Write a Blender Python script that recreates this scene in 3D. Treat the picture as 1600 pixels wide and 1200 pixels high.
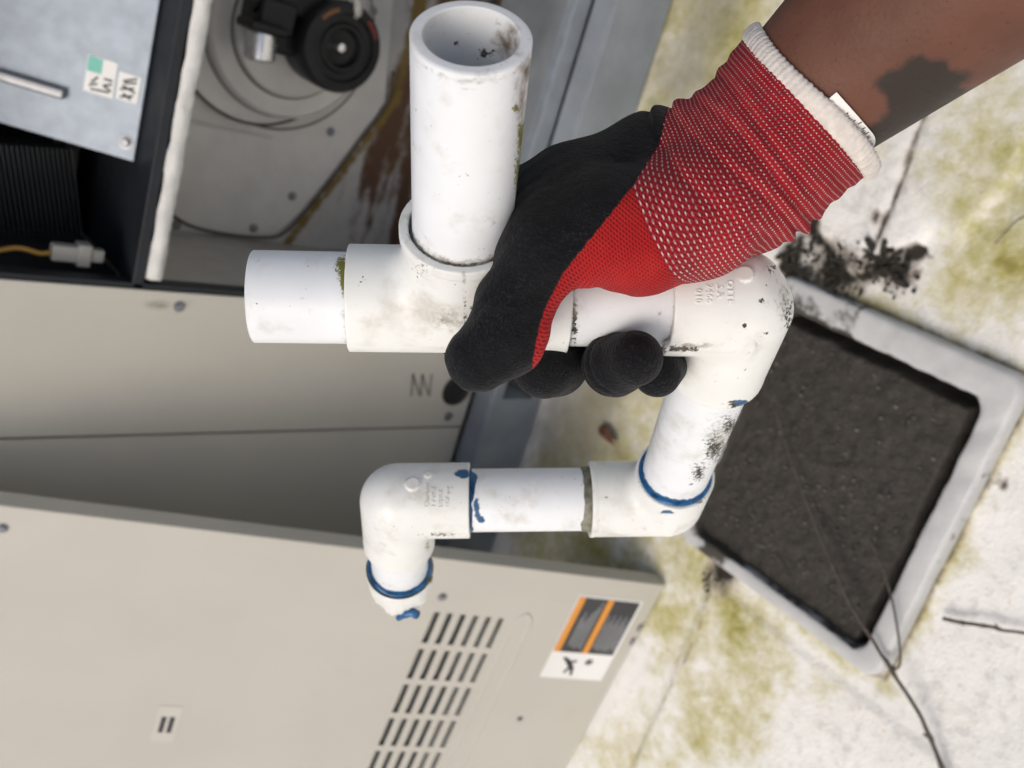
import bpy, bmesh, math, random
import numpy as np
from mathutils import Matrix, Vector
rng = np.random.default_rng(7); random.seed(7)
scn = bpy.context.scene
for o in list(bpy.data.objects): bpy.data.objects.remove(o)

# ------------------------------------------------------------------ camera, sky, sun, exposure
# view frame (x right, y down, z forward) -> world (X along the unit's face, Y out of it, Z up)
R = np.array([[-0.286935, 0.905016, 0.314029], [0.59453, 0.42528, -0.682401], [-0.751134, -0.009105, -0.660087]])
U_, _, V_ = np.linalg.svd(R); R = U_ @ V_
CAM = np.array((0, 0, 1.1)); FPX = 1450.0
cam = bpy.data.cameras.new('camera'); camo = bpy.data.objects.new('camera', cam); scn.collection.objects.link(camo)
cam.sensor_width = 36; cam.sensor_fit = 'HORIZONTAL'; cam.lens = 36 * FPX / 1600; cam.clip_start = .01; cam.clip_end = 500
Mc = Matrix.Identity(4)
for i in range(3):
    Mc[i][0] = R[i, 0]; Mc[i][1] = -R[i, 1]; Mc[i][2] = -R[i, 2]; Mc[i][3] = CAM[i]
camo.matrix_world = Mc
cam.dof.use_dof = True; cam.dof.focus_distance = .335; cam.dof.aperture_fstop = (cam.lens / 1000) / .0022
scn.camera = camo
SUN_EL, SUN_AZ = math.radians(54), math.radians(38)      # azimuth from +Y towards +X
w = bpy.data.worlds.new('World'); scn.world = w; w.use_nodes = True
nt = w.node_tree; bg = nt.nodes['Background']; sky = nt.nodes.new('ShaderNodeTexSky')
sky.sky_type = 'NISHITA'; sky.sun_disc = False; sky.sun_elevation = SUN_EL; sky.sun_rotation = SUN_AZ
sky.air_density = 1.0; sky.dust_density = 6.0; sky.ozone_density = 1.0
nt.links.new(sky.outputs[0], bg.inputs[0]); bg.inputs[1].default_value = .14
sl = bpy.data.lights.new('sun', 'SUN'); so = bpy.data.objects.new('sun', sl); scn.collection.objects.link(so)
sl.energy = 1.15; sl.angle = math.radians(30); sl.color = (1, .95, .87)
sd = Vector((math.sin(SUN_AZ) * math.cos(SUN_EL), math.cos(SUN_AZ) * math.cos(SUN_EL), math.sin(SUN_EL)))
so.rotation_euler = (-sd).to_track_quat('-Z', 'Y').to_euler()
vs = scn.view_settings; vs.view_transform = 'Standard'; vs.look = 'None'; vs.exposure = -0.17; vs.gamma = 1

# ------------------------------------------------------------------ helpers
COL = scn.collection
def nrm(v): v = np.array(v, float); return v / np.linalg.norm(v)
def sstep(x, a, b): t = np.clip((x - a) / (b - a), 0, 1); return t * t * (3 - 2 * t)
def link(o, parent=None):
    COL.objects.link(o)
    if parent is not None: o.parent = parent
    return o
def tag(o, label=None, cat=None, group=None, kind=None):
    if label: o['label'] = label
    if cat: o['category'] = cat
    if group: o['group'] = group
    if kind: o['kind'] = kind
    return o
def empty(name, loc=(0, 0, 0), mat=None):
    o = bpy.data.objects.new(name, None); link(o); o.empty_display_size = .05
    if mat is not None: o.matrix_world = mat
    else: o.location = loc
    return o
def mesh(name, v, f, m=None, parent=None, smooth=False, attrs=None, auto=None):
    me = bpy.data.meshes.new(name)
    me.from_pydata([tuple(map(float, p)) for p in v], [], [tuple(map(int, q)) for q in f]); me.update()
    if smooth: me.polygons.foreach_set('use_smooth', [True] * len(me.polygons))
    if auto is not None: me.set_sharp_from_angle(angle=math.radians(auto))
    for k, a in (attrs or {}).items():
        at = me.attributes.new(k, 'FLOAT', 'POINT'); at.data.foreach_set('value', np.asarray(a, np.float32))
    if m: me.materials.append(m)
    return link(bpy.data.objects.new(name, me), parent)
class MB:
    def __init__(s): s.v = []; s.f = []
    def add(s, v, f):
        n = len(s.v); s.v += [tuple(p) for p in v]; s.f += [tuple(i + n for i in q) for q in f]; return s
    def box(s, lo, hi):
        (a, b, c), (d, e, g) = lo, hi
        return s.add([(a,b,c),(d,b,c),(d,e,c),(a,e,c),(a,b,g),(d,b,g),(d,e,g),(a,e,g)],
                     [(0,3,2,1),(4,5,6,7),(0,1,5,4),(1,2,6,5),(2,3,7,6),(3,0,4,7)])
    def obj(s, name, m, parent=None, bevel=0, smooth=False, attrs=None, seg=2):
        o = mesh(name, s.v, s.f, m, parent, smooth, attrs)
        if bevel:
            b = o.modifiers.new('bevel', 'BEVEL'); b.width = bevel; b.segments = seg; b.limit_method = 'ANGLE'
            o.data.polygons.foreach_set('use_smooth', [True] * len(o.data.polygons))
            wn = o.modifiers.new('wn', 'WEIGHTED_NORMAL')
        return o
def frame(a):
    a = nrm(a); u = nrm(np.cross(a, (0, 0, 1) if abs(a[2]) < .9 else (1, 0, 0))); return a, u, np.cross(a, u)
def lathe(p0, a, prof, n=48, closed_ends=(False, False)):
    """prof: list of (axial, radius)"""
    a, u, w_ = frame(a); th = np.linspace(0, 2 * np.pi, n, endpoint=False)
    v = []; f = []
    for (s, r) in prof:
        v += [np.asarray(p0) + a * s + r * (math.cos(t) * u + math.sin(t) * w_) for t in th]
    for i in range(len(prof) - 1):
        for j in range(n):
            k = (j + 1) % n; f.append((i*n+j, i*n+k, (i+1)*n+k, (i+1)*n+j))
    if closed_ends[0]: f.append(tuple(range(n - 1, -1, -1)))
    if closed_ends[1]: f.append(tuple((len(prof)-1)*n + j for j in range(n)))
    return np.array(v), f
def tube(pts, rad, n=10, cap=True):
    pts = np.array(pts, float); m = len(pts); rad = np.full(m, rad) if np.isscalar(rad) else np.array(rad)
    T = np.gradient(pts, axis=0); T /= np.linalg.norm(T, axis=1)[:, None]
    u = frame(T[0])[1]; v = []; f = []
    for i in range(m):
        u = nrm(u - T[i] * (u @ T[i])); w_ = np.cross(T[i], u)
        for j in range(n):
            t = 2 * math.pi * j / n; v.append(pts[i] + rad[i] * (math.cos(t) * u + math.sin(t) * w_))
    for i in range(m - 1):
        for j in range(n):
            k = (j + 1) % n; f.append((i*n+j, i*n+k, (i+1)*n+k, (i+1)*n+j))
    if cap: f.append(tuple(range(n - 1, -1, -1))); f.append(tuple((m-1)*n + j for j in range(n)))
    return v, f
def catmull(P, k=8):
    P = np.array(P, float); Q = np.vstack([2*P[0]-P[1], P, 2*P[-1]-P[-2]]); out = []
    for i in range(1, len(Q) - 2):
        for t in np.linspace(0, 1, k, endpoint=False):
            a, b, c, d = Q[i-1], Q[i], Q[i+1], Q[i+2]
            out.append(.5*((2*b)+(c-a)*t+(2*a-5*b+4*c-d)*t*t+(3*b-a-3*c+d)*t**3))
    out.append(P[-1]); return np.array(out)
def vnoise(p, s, seed=0):
    """smooth value noise on N x k points, 0..1"""
    p = np.asarray(p, float) * s; i = np.floor(p).astype(np.int64); fr = p - i; fr = fr*fr*(3-2*fr); k = p.shape[1]; out = 0
    for c in range(1 << k):
        b = np.array([(c >> d) & 1 for d in range(k)]); q = i + b
        hsh = np.zeros(len(p), np.int64) + seed * 1013
        for d, m in zip(range(k), (374761393, 668265263, 2147483647 // 3)): hsh = hsh + q[:, d] * m
        hsh = (hsh ^ (hsh >> 13)) * 1274126177; hsh = (hsh ^ (hsh >> 16)) & 0xffff
        out = out + hsh / 65535. * np.prod(np.where(b, fr, 1 - fr), axis=1)
    return out
def fbm(p, s, o=4, seed=0):
    r = 0; a = .5; t = 0
    for i in range(o): r = r + a * vnoise(p, s * 2**i, seed + i); t += a; a *= .5
    return r / t

# ---- surface nets: turns a distance function (mm, view frame) into one continuous quad mesh
def surface_nets(fn, lo, hi, h, project=2):
    lo = np.array(lo, float); n = np.ceil((np.array(hi) - lo) / h).astype(int) + 1
    ax = [lo[d] + h * np.arange(n[d]) for d in range(3)]
    phi = np.empty(n, np.float32); Yg, Zg = np.meshgrid(ax[1], ax[2], indexing='ij'); yz = np.stack([Yg.ravel(), Zg.ravel()], 1)
    B = 12
    for i in range(0, n[0], B):
        xs = ax[0][i:i+B]; P = np.empty((len(xs), len(yz), 3), np.float32)
        P[:, :, 0] = xs[:, None]; P[:, :, 1:] = yz[None]
        phi[i:i+B] = fn(P.reshape(-1, 3)).reshape(len(xs), n[1], n[2])
    ins = phi < 0; c = n - 1; off = [(a, b, d) for a in (0, 1) for b in (0, 1) for d in (0, 1)]
    cnt = sum(ins[a:a+c[0], b:b+c[1], d:d+c[2]].astype(np.int8) for a, b, d in off)
    act = (cnt > 0) & (cnt < 8); idx = np.argwhere(act); vid = np.full(c, -1, np.int64); vid[act] = np.arange(len(idx))
    acc = np.zeros((len(idx), 3)); num = np.zeros(len(idx))
    for a, b, d in off:
        for k in range(3):
            o2 = [a, b, d]
            if o2[k]: continue
            o2[k] = 1
            p1 = phi[idx[:,0]+a, idx[:,1]+b, idx[:,2]+d]; p2 = phi[idx[:,0]+o2[0], idx[:,1]+o2[1], idx[:,2]+o2[2]]
            m = (p1 < 0) != (p2 < 0); t = np.where(m, p1 / np.where(p1 == p2, 1, p1 - p2), 0)
            q = np.tile(np.array([a, b, d], float), (len(idx), 1)); q[:, k] += t
            acc[m] += q[m]; num[m] += 1
    V = lo + h * (idx + acc / num[:, None]); F = []
    for k in range(3):
        s1 = [slice(1, -1)]*3; s1[k] = slice(0, n[k]-1); s2 = list(s1); s2[k] = slice(1, n[k])
        A = ins[tuple(s1)]; Bq = ins[tuple(s2)]; e = np.argwhere(A != Bq); base = e.copy()
        for d in range(3):
            if d != k: base[:, d] += 1
        flip = A[tuple(e.T)]; d1, d2 = [(1, 2), (2, 0), (0, 1)][k]
        def cell(i, j):
            q = base.copy(); q[:, d1] -= i; q[:, d2] -= j; return vid[tuple(q.T)]
        Q = np.stack([cell(1, 1), cell(0, 1), cell(0, 0), cell(1, 0)], 1); Q[~flip] = Q[~flip][:, ::-1]; F.append(Q)
    F = np.vstack(F)
    for _ in range(project):
        f0 = fn(V); g = np.stack([(fn(V + np.eye(3)[d]*.05) - f0) / .05 for d in range(3)], 1)
        V = V - np.clip(f0 / np.maximum((g*g).sum(1), .25), -.4*h, .4*h)[:, None] * g
    return V, F
def cone(p, a, b, ra, rb):
    a = np.array(a, np.float32); b = np.array(b, np.float32); d = b - a; t = np.clip((p - a) @ d / (d @ d), 0, 1)
    return np.linalg.norm(p - a - t[:, None] * d, axis=1) - (ra + (rb - ra) * t)
def cyl(p, a, d, l0, l1, r):
    q = p - np.array(a, np.float32); d = np.array(nrm(d), np.float32); s = q @ d; rad = np.linalg.norm(q - s[:, None]*d, axis=1)
    x = rad - r; y = np.abs(s - (l0 + l1) / 2) - (l1 - l0) / 2
    return np.minimum(np.maximum(x, y), 0) + np.hypot(np.maximum(x, 0), np.maximum(y, 0))
def smin(a, b, k): h = np.maximum(k - np.abs(a - b), 0) / k; return np.minimum(a, b) - h*h*k*.25
def smax(a, b, k): return -smin(-a, -b, k)
def img(P): P = np.asarray(P); return np.stack([800 + FPX*P[:,0]/P[:,2], 600 + FPX*P[:,1]/P[:,2]], 1)
def at(px, py, z): return np.array(((px-800)*z/FPX, (py-600)*z/FPX, z))
def held_root(name, org):
    M = Matrix.Identity(4); W = CAM + R @ (np.array(org) / 1000)
    for i in range(3):
        for j in range(3): M[i][j] = R[i, j]
        M[i][3] = W[i]
    return empty(name, mat=M)
def held(name, V, F, org, m, parent, attrs=None, smooth=True, auto=None):
    return mesh(name, (np.asarray(V) - np.array(org)) / 1000, F, m, parent, smooth, attrs, auto)

# ------------------------------------------------------------------ materials
class N:
    def __init__(s, name):
        s.m = bpy.data.materials.new(name); s.m.use_nodes = True; s.t = s.m.node_tree; s.p = s.t.nodes['Principled BSDF']
        s.co = s.t.nodes.new('ShaderNodeTexCoord').outputs['Object']
    def n(s, k, **kw):
        x = s.t.nodes.new('ShaderNode' + k)
        for a, b in kw.items(): setattr(x, a, b)
        return x
    def put(s, sock, v):
        if isinstance(v, bpy.types.NodeSocket): s.t.links.new(v, sock)
        elif isinstance(v, (tuple, list)) and len(v) == 3 and sock.type == 'RGBA': sock.default_value = (*v, 1)
        else: sock.default_value = v
    def noise(s, scale, detail=4, rough=.55, co=None, stretch=None):
        x = s.n('TexNoise'); c = co or s.co
        if stretch:
            mp = s.n('Mapping'); s.t.links.new(c, mp.inputs[0]); mp.inputs['Scale'].default_value = stretch; c = mp.outputs[0]
        s.t.links.new(c, x.inputs['Vector']); x.inputs['Scale'].default_value = scale; x.inputs['Detail'].default_value = detail; x.inputs['Roughness'].default_value = rough
        return x.outputs[0]
    def math(s, op, a, b=0., c=0.):
        x = s.n('Math', operation=op)
        for i, v in enumerate((a, b, c)): s.put(x.inputs[i], v)
        return x.outputs[0]
    def ramp(s, v, a, b):
        x = s.n('MapRange', interpolation_type='SMOOTHSTEP'); s.put(x.inputs['Value'], v)
        s.put(x.inputs['From Min'], a); s.put(x.inputs['From Max'], b); return x.outputs[0]
    def ramp_lin(s, v, a, b, c, d):
        x = s.n('MapRange'); s.put(x.inputs['Value'], v)
        for i, k in enumerate((a, b, c, d)): x.inputs[i+1].default_value = k
        return x.outputs[0]
    def mix(s, f, a, b):
        x = s.n('Mix', data_type='RGBA'); s.put(x.inputs[0], f); s.put(x.inputs[6], a); s.put(x.inputs[7], b); return x.outputs[2]
    def attr(s, k): x = s.n('Attribute', attribute_name=k); return x.outputs['Fac']
    def bump(s, hgt, strength=.3, dist=.001, prev=None):
        x = s.n('Bump'); s.put(x.inputs['Height'], hgt); x.inputs['Strength'].default_value = strength; x.inputs['Distance'].default_value = dist
        if prev is not None: s.t.links.new(prev, x.inputs['Normal'])
        return x.outputs[0]
    def out(s, col=None, rough=None, metal=None, normal=None, spec=None, **kw):
        p = s.p
        if col is not None: s.put(p.inputs['Base Color'], col)
        if rough is not None: s.put(p.inputs['Roughness'], rough)
        if metal is not None: s.put(p.inputs['Metallic'], metal)
        if spec is not None: s.put(p.inputs['Specular IOR Level'], spec)
        if normal is not None: s.t.links.new(normal, p.inputs['Normal'])
        for k, v in kw.items(): s.put(p.inputs[k.replace('_', ' ')], v)
        return s.m
def plain(name, c, rough=.5, metal=0, var=.12, vs_=12, bump=.1, bs=150, bd=.0008, spec=.5):
    s = N(name); nz = s.noise(vs_, 5); d = tuple(x*(1-var) for x in c); l = tuple(min(1, x*(1+var)) for x in c)
    return s.out(s.mix(s.ramp(nz, .3, .7), d, l), s.math('MULTIPLY_ADD', s.noise(vs_*3), .25, rough-.12), metal, s.bump(s.noise(bs, 3), bump, bd), spec)
def layered(name, base, rough, layers, spec=.5, metal=0, var=.04, bs=400, bump=.06, bd=.0005, vs_=30):
    """layers: (attribute, colour, noise scale, noise amount, lo, hi, roughness)"""
    s = N(name); c = s.mix(s.ramp(s.noise(vs_, 4), .3, .7), tuple(x*(1-var) for x in base), tuple(min(1, x*(1+var)) for x in base)); r = rough; first = True
    for a, colr, ns, na, lo, hi, rr, *stt in layers:
        src = s.attr(a) if isinstance(a, str) else a
        k = s.ramp(s.math('ADD', src, s.math('MULTIPLY', s.math('SUBTRACT', s.noise(ns, 5, .65, stretch=stt[0] if stt else None), .5), na)), lo, hi)
        c = s.mix(k, c, colr); x = s.n('Mix', data_type='FLOAT'); s.put(x.inputs[0], k); s.put(x.inputs[2], r); s.put(x.inputs[3], rr); r = x.outputs[0]
    return s.out(c, r, metal, s.bump(s.noise(bs, 3), bump, bd), spec)
PVCL = [('grime', (.30, .28, .23), 380, 1.5, .38, .95, .7), ('mould', (.045, .045, .032), 620, 2.3, .52, .80, .85), ('algae', (.15, .15, .025), 800, 1.7, .42, .72, .9), ('stain', (.15, .11, .07), 330, 1.7, .15, 1.25, .7),
        ('blue', (.012, .085, .20), 300, .9, .45, .58, .4), (0.0, (.06, .06, .05), 420, 2.9, .54, .64, .8), (0.0, (.43, .42, .39), 110, 2.4, .30, .80, .6), (0.0, (.50, .48, .42), 38, 2.6, .02, .8, .5), (0.0, (.36, .35, .33), 420, 2.6, .50, .75, .6, (.10, 1, 1)), (0.0, (.36, .35, .33), 380, 2.6, .54, .75, .6, (1, .2, .2))]
m_pipe = layered('white pvc pipe', (.735, .765, .785), .32, PVCL, bs=900, bump=.04)
m_fit = layered('white pvc fitting', (.735, .75, .725), .38, PVCL, bs=700, bump=.05)
m_primer = plain('blue primer', (.012, .085, .21), .35, 0, .55, 200, .2, 600, .0004)
m_ppatch = plain('pale blue primer', (.03, .20, .36), .4, 0, .5, 250, .3, 600, .0004)
m_beige = layered('beige painted steel', (.455, .443, .395), .42, [('grime', (.16, .14, .11), 60, .8, .5, 1.1, .7), (0.0, (.41, .39, .34), 6, 1.2, .1, .7, .45), (0.0, (.34, .32, .275), 34, 2.0, .30, .9, .5, (1, 1, .06)), (0.0, (.30, .28, .24), 130, 2.6, .62, .85, .6)], var=.03, bs=260, bump=.03, vs_=5)
m_galv = layered('blue grey galvanised rail', (.22, .25, .28), .5, [('grime', (.07, .065, .05), 40, .9, .5, 1.0, .75), (0.0, (.27, .305, .345), 25, 1.6, .3, .8, .4)], metal=.1, var=.12, vs_=16)
m_zinc = layered('bright galvanised sheet', (.27, .315, .37), .5, [(0.0, (.36, .41, .47), 22, 1.8, .15, .7, .42), (0.0, (.17, .205, .255), 9, 1.6, .1, .7, .5)], metal=.4, var=.1, vs_=40)
m_grey = layered('grey painted vestibule sheet', (.36, .35, .335), .5, [('rust', (.085, .045, .024), 24, 1.0, .45, 1.0, .85), ('mould', (.16, .11, .03), 45, 1.0, .5, .85, .9), (0.0, (.30, .29, .275), 14, 1.4, .25, .8, .55)], metal=.15, var=.06)
m_dark = plain('black insulation lining', (.012, .013, .016), .8, 0, .3, 30, .5, 120, .002, .2)
m_shelf = plain('dark shelf edge', (.014, .017, .022), .5, .3)
m_insul = layered('white faced insulation edge', (.57, .575, .56), .7, [(0.0, (.42, .38, .32), 45, 2.2, .45, .9, .8), (0.0, (.20, .15, .09), 70, 2.4, .62, 1.0, .9)], var=.06, bs=120, bump=.6, bd=.003)
m_black = plain('black motor plastic', (.006, .0065, .008), .42, 0, .3, 40, .15, spec=.3)
m_blackm = plain('black rubber', (.008, .008, .009), .6)
m_silver = plain('silver can', (.75, .76, .77), .25, .9, .06)
m_screw = plain('grey zinc screw', (.22, .23, .25), .4, .7)
m_fin = plain('dark coil fin', (.13, .14, .15), .45, .6, .2)
m_yel = plain('yellow wire', (.26, .15, .02), .5)
m_wire = plain('dark wire', (.05, .042, .035), .5)
m_plug = plain('white plug', (.28, .28, .265), .45)
m_paper = plain('white sticker paper', (.72, .73, .72), .5, 0, .05)
m_ink = plain('dark ink', (.03, .032, .035), .6)
m_teal = plain('teal print', (.15, .50, .42), .5)
m_red = plain('red print', (.08, .008, .008), .5)
m_orange = plain('orange print', (.66, .27, .035), .5, 0, .06)
m_omark = plain('faded orange print', (.12, .05, .01), .6)
m_sdark = plain('charcoal print', (.035, .038, .042), .5, 0, .15)
m_sline = plain('pale print lines', (.32, .33, .35), .5)
m_twig = plain('dark twig bark', (.078, .066, .055), .8, 0, .35, 200, .4, 500, .0006)
m_leaf = plain('dry brown leaf', (.11, .05, .03), .7, 0, .4, 120, .3)
m_flake = plain('dark debris', (.03, .027, .02), .9, 0, .5, 90, .4)

def roof_mat():
    s = N('white roof coating'); co = s.co
    c = s.mix(s.ramp(s.noise(3.5, 5), .3, .7), (.74, .74, .705), (.82, .82, .79))
    c = s.mix(s.ramp(s.math('ADD', s.math('MULTIPLY_ADD', s.noise(5, 3), .35, s.math('MULTIPLY', s.noise(55, 6, .7), .8)), s.math('MULTIPLY', s.attr('worn'), .16)), .62, .84), c, (.57, .565, .54))
    c = s.mix(s.ramp(s.noise(60, 4, .6), .63, .74), c, (.62, .56, .47))
    al = s.math('ADD', s.attr('algae'), s.math('MULTIPLY', s.math('SUBTRACT', s.math('MULTIPLY_ADD', s.noise(9, 3), .55, s.math('MULTIPLY', s.noise(42, 8, .75), .45)), .5), 4.2))
    c = s.mix(s.math('MULTIPLY', s.ramp(al, .0, .8), .85), c, (.54, .51, .31))
    c = s.mix(s.math('MULTIPLY', s.ramp(al, .50, 1.25), .85), c, (.34, .31, .06))
    c = s.mix(s.math('MULTIPLY', s.ramp(al, .95, 1.6), .8), c, (.15, .13, .025))
    gr = s.math('ADD', s.attr('grey'), s.math('MULTIPLY', s.math('SUBTRACT', s.noise(11, 6, .6), .5), 1.0))
    c = s.mix(s.math('MULTIPLY', s.ramp(gr, .3, 1.0), .8), c, (.25, .24, .21))
    dk = s.math('ADD', s.attr('dirt'), s.math('MULTIPLY', s.math('SUBTRACT', s.noise(45, 6, .7), .5), 1.3))
    dm = s.ramp(dk, .5, .95); c = s.mix(s.math('MULTIPLY', s.ramp(dk, .28, .6), .55), c, (.22, .17, .12)); c = s.mix(dm, c, (.030, .026, .020))
    h = s.math('ADD', s.noise(55, 6, .6), s.math('MULTIPLY', s.noise(220, 3), .35))
    return s.out(c, s.math('MULTIPLY_ADD', dm, .25, .62), 0, s.bump(h, .45, .006), .3)
m_roof = roof_mat()
def gravel_mat():
    s = N('dark grit fill'); c = s.mix(s.ramp(s.noise(70, 7, .75), .3, .75), (.024, .0215, .018), (.058, .052, .044))
    v = s.n('TexVoronoi'); s.t.links.new(s.co, v.inputs['Vector']); v.inputs['Scale'].default_value = 190
    c = s.mix(s.ramp(s.math('ADD', v.outputs['Distance'], s.math('MULTIPLY', s.noise(22, 4), .9)), .52, .38), c, (.10, .09, .08))
    return s.out(c, .75, 0, s.bump(s.math('SUBTRACT', s.noise(260, 6, .7), v.outputs['Distance']), .5, .002), .4)
m_gravel = gravel_mat()
m_grit = plain('grey grit', (.11, .10, .09), .8, 0, .4, 40)
m_curb = layered('grey coated curb', (.50, .51, .51), .5, [('grime', (.06, .055, .045), 60, 1.2, .5, .85, .85), (0.0, (.34, .34, .34), 18, 1.8, .35, .85, .6), (0.0, (.22, .2, .17), 70, 2.4, .8, 1.05, .8)], var=.06, bs=90, bump=.3, bd=.002)
def skin_mat():
    s = N('dark brown skin'); c = s.mix(s.ramp(s.noise(45, 5, .6), .3, .7), (.106, .046, .030), (.130, .058, .038))
    c = s.mix(s.ramp(s.noise(600, 3), .62, .75), c, (.075, .032, .02))
    k = s.ramp(s.math('ADD', s.attr('ink'), s.math('MULTIPLY', s.math('SUBTRACT', s.noise(260, 3), .5), 14.)), -8., 8.); c = s.mix(s.math('MULTIPLY', k, .93), c, (.026, .023, .019))
    vo = s.n('TexVoronoi'); s.t.links.new(s.co, vo.inputs['Vector']); vo.inputs['Scale'].default_value = 650
    return s.out(c, s.math('MULTIPLY_ADD', s.noise(80, 4), .3, .42), 0, s.bump(s.math('ADD', s.math('MULTIPLY', s.noise(120, 4, .6), 2.), vo.outputs['Distance']), .16, .0006), .25, Subsurface_Weight=.06, Subsurface_Radius=(.004, .0015, .001), Subsurface_Scale=.5)
m_skin = skin_mat()
def glove_mat():
    s = N('knit and coated glove')
    u, v, coat = s.attr('ku'), s.attr('kv'), s.attr('coat')
    wob = s.math('MULTIPLY', s.math('SUBTRACT', s.noise(110, 3), .5), .9)
    row = s.math('DIVIDE', s.math('ADD', v, wob), 1.72); rf = s.math('FRACT', row); par = s.math('MULTIPLY', s.math('FLOOR', row), .37)
    cf = s.math('FRACT', s.math('ADD', s.math('DIVIDE', s.math('ADD', u, wob), 1.15), par))
    dx = s.math('ABSOLUTE', s.math('SUBTRACT', cf, .5)); dy = s.math('ABSOLUTE', s.math('SUBTRACT', rf, .5))
    dist = s.math('SQRT', s.math('ADD', s.math('POWER', s.math('MULTIPLY', dx, .80), 2.), s.math('POWER', s.math('MULTIPLY', dy, 1.55), 2.)))
    dot = s.math('MULTIPLY', s.ramp(dist, s.ramp_lin(v, -64, -15, .33, .27), s.ramp_lin(v, -64, -15, .20, .14)), s.ramp(v, -65.5, -65.0))
    knit = s.math('MULTIPLY', s.math('SINE', s.math('MULTIPLY', u, 6.5)), s.math('SINE', s.math('MULTIPLY', v, 5.2)))
    dk = s.ramp(s.noise(60, 4), .35, .7)
    red = s.mix(dk, (.34, .012, .013), (.42, .020, .020))
    red = s.mix(s.math('MULTIPLY', s.ramp(knit, 0., -.8), .35), red, (.17, .004, .006))
    inner = s.mix(dk, (.30, .010, .018), (.38, .016, .026)); inz = s.ramp(v, -65.8, -65.3); red = s.mix(inz, red, inner)
    red = s.mix(s.math('MULTIPLY', s.math('MULTIPLY', s.ramp(dy, .36, .5), inz), .6), red, (.17, .003, .008))
    red = s.mix(dot, red, (.66, .47, .44))
    k = s.ramp(s.math('ADD', coat, s.math('MULTIPLY', s.math('SUBTRACT', s.noise(700, 3), .5), 5.)), -1.0, 1.0)
    blk = s.mix(s.ramp(s.noise(90, 5, .65), .4, .75), (.0026, .0031, .0046), (.0052, .0058, .0074))
    blk = s.mix(s.math('MULTIPLY', s.ramp(s.math('ADD', s.noise(1100, 2), s.math('MULTIPLY', s.math('SUBTRACT', s.noise(60, 4), .5), .35)), .54, .72), .6), blk, (.020, .020, .022))
    c = s.mix(k, red, blk)
    hk = s.math('ADD', s.math('MULTIPLY', dot, .9), s.math('MULTIPLY', knit, .28))
    hb = s.math('ADD', s.math('MULTIPLY', s.noise(1100, 3, .6), .9), s.math('MULTIPLY', s.noise(150, 5, .6), 2.2)); x = s.n('Mix', data_type='FLOAT'); s.put(x.inputs[0], k); s.put(x.inputs[2], hk); s.put(x.inputs[3], hb)
    y = s.n('Mix', data_type='FLOAT'); s.put(y.inputs[0], k); s.put(y.inputs[2], .9); s.put(y.inputs[3], .68)
    return s.out(c, y.outputs[0], 0, s.bump(x.outputs[0], 1.0, .0009), .14, Sheen_Weight=.05)
m_glove = glove_mat()
m_hem = plain('off white overlock hem', (.62, .585, .54), .9, 0, .1, 250, .5, 900, .0006, .1)
m_tag = plain('white woven tag', (.74, .73, .71), .7, 0, .04)

# ------------------------------------------------------------------ roof surface (one sheet to the horizon)
def seg_dist(P, a, b):
    a = np.array(a, float); b = np.array(b, float); d = b - a; t = np.clip((P - a) @ d / (d @ d), 0, 1); return np.linalg.norm(P - a - t[:, None]*d, axis=1)
def poly_sd(P, poly):
    poly = np.array(poly, float); n = len(poly); d = np.full(len(P), 1e9); ins = np.zeros(len(P), bool)
    for i in range(n):
        a, b = poly[i], poly[(i+1) % n]; d = np.minimum(d, seg_dist(P, a, b))
        c = ((a[1] > P[:,1]) != (b[1] > P[:,1])); xi = (b[0]-a[0])*(P[:,1]-a[1])/(b[1]-a[1]+1e-12)+a[0]; ins ^= c & (P[:,0] < xi)
    return np.where(ins, d, -d)
def axis_coords(a, b, h, far):
    core = np.arange(a, b + h/2, h); L = [a - h]; 
    st = h
    while L[-1] > -far: st *= 1.5; L.append(L[-1] - st)
    Rr = [b + h]; st = h
    while Rr[-1] < far: st *= 1.5; Rr.append(Rr[-1] + st)
    return np.array(L[::-1] + list(core) + Rr)
gx = axis_coords(-.45, 1.15, .006, 120); gy = axis_coords(-1.12, -.05, .006, 120)
GX, GY = np.meshgrid(gx, gy, indexing='ij'); P2 = np.stack([GX.ravel(), GY.ravel()], 1)
def blob(cx, cy, rx, ry, ang=0):
    c, s_ = math.cos(ang), math.sin(ang); q = P2 - (cx, cy); return 1 - np.hypot((q[:,0]*c+q[:,1]*s_)/rx, (-q[:,0]*s_+q[:,1]*c)/ry)
algae = np.maximum.reduce([np.zeros(len(P2)) - .1, 1.45*blob(.60,-.88,.45,.20), 1.25*blob(.70,-.55,.20,.12,.3), 1.4*blob(.62,-.68,.14,.09), 1.0*blob(-.1,-.98,.42,.30), 1.15*blob(-.02,-.47,.20,.12,.3), .75*blob(.95,-.6,.35,.12), .6*blob(.02,-.36,.12,.10)])
algae = np.clip(algae*1.05, -.25, .74) - .18*sstep(P2[:,1], -.42, -.25)
grey = np.clip(np.maximum.reduce([.95*blob(.45,-.92,.55,.22), .6*blob(-.1,-.98,.3,.16), -.1+0*P2[:,0]]), -.1, 1) + .35*sstep(.16 - np.abs(P2[:,1] + 1.02), 0, .16)
worn = np.clip(np.maximum(blob(.02,-.58,.28,.16), .5*blob(.6,-.3,.5,.2)), 0, 1)
crust = [(-.30,-.66),(-.12,-.715),(.02,-.70),(.085,-.665),(.115,-.61),(.085,-.555),(.02,-.50),(-.06,-.47),(-.25,-.45),(-.4,-.55)]
cs = poly_sd(P2, crust) + (fbm(P2, 28, 4, 3) - .5)*.045
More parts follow.
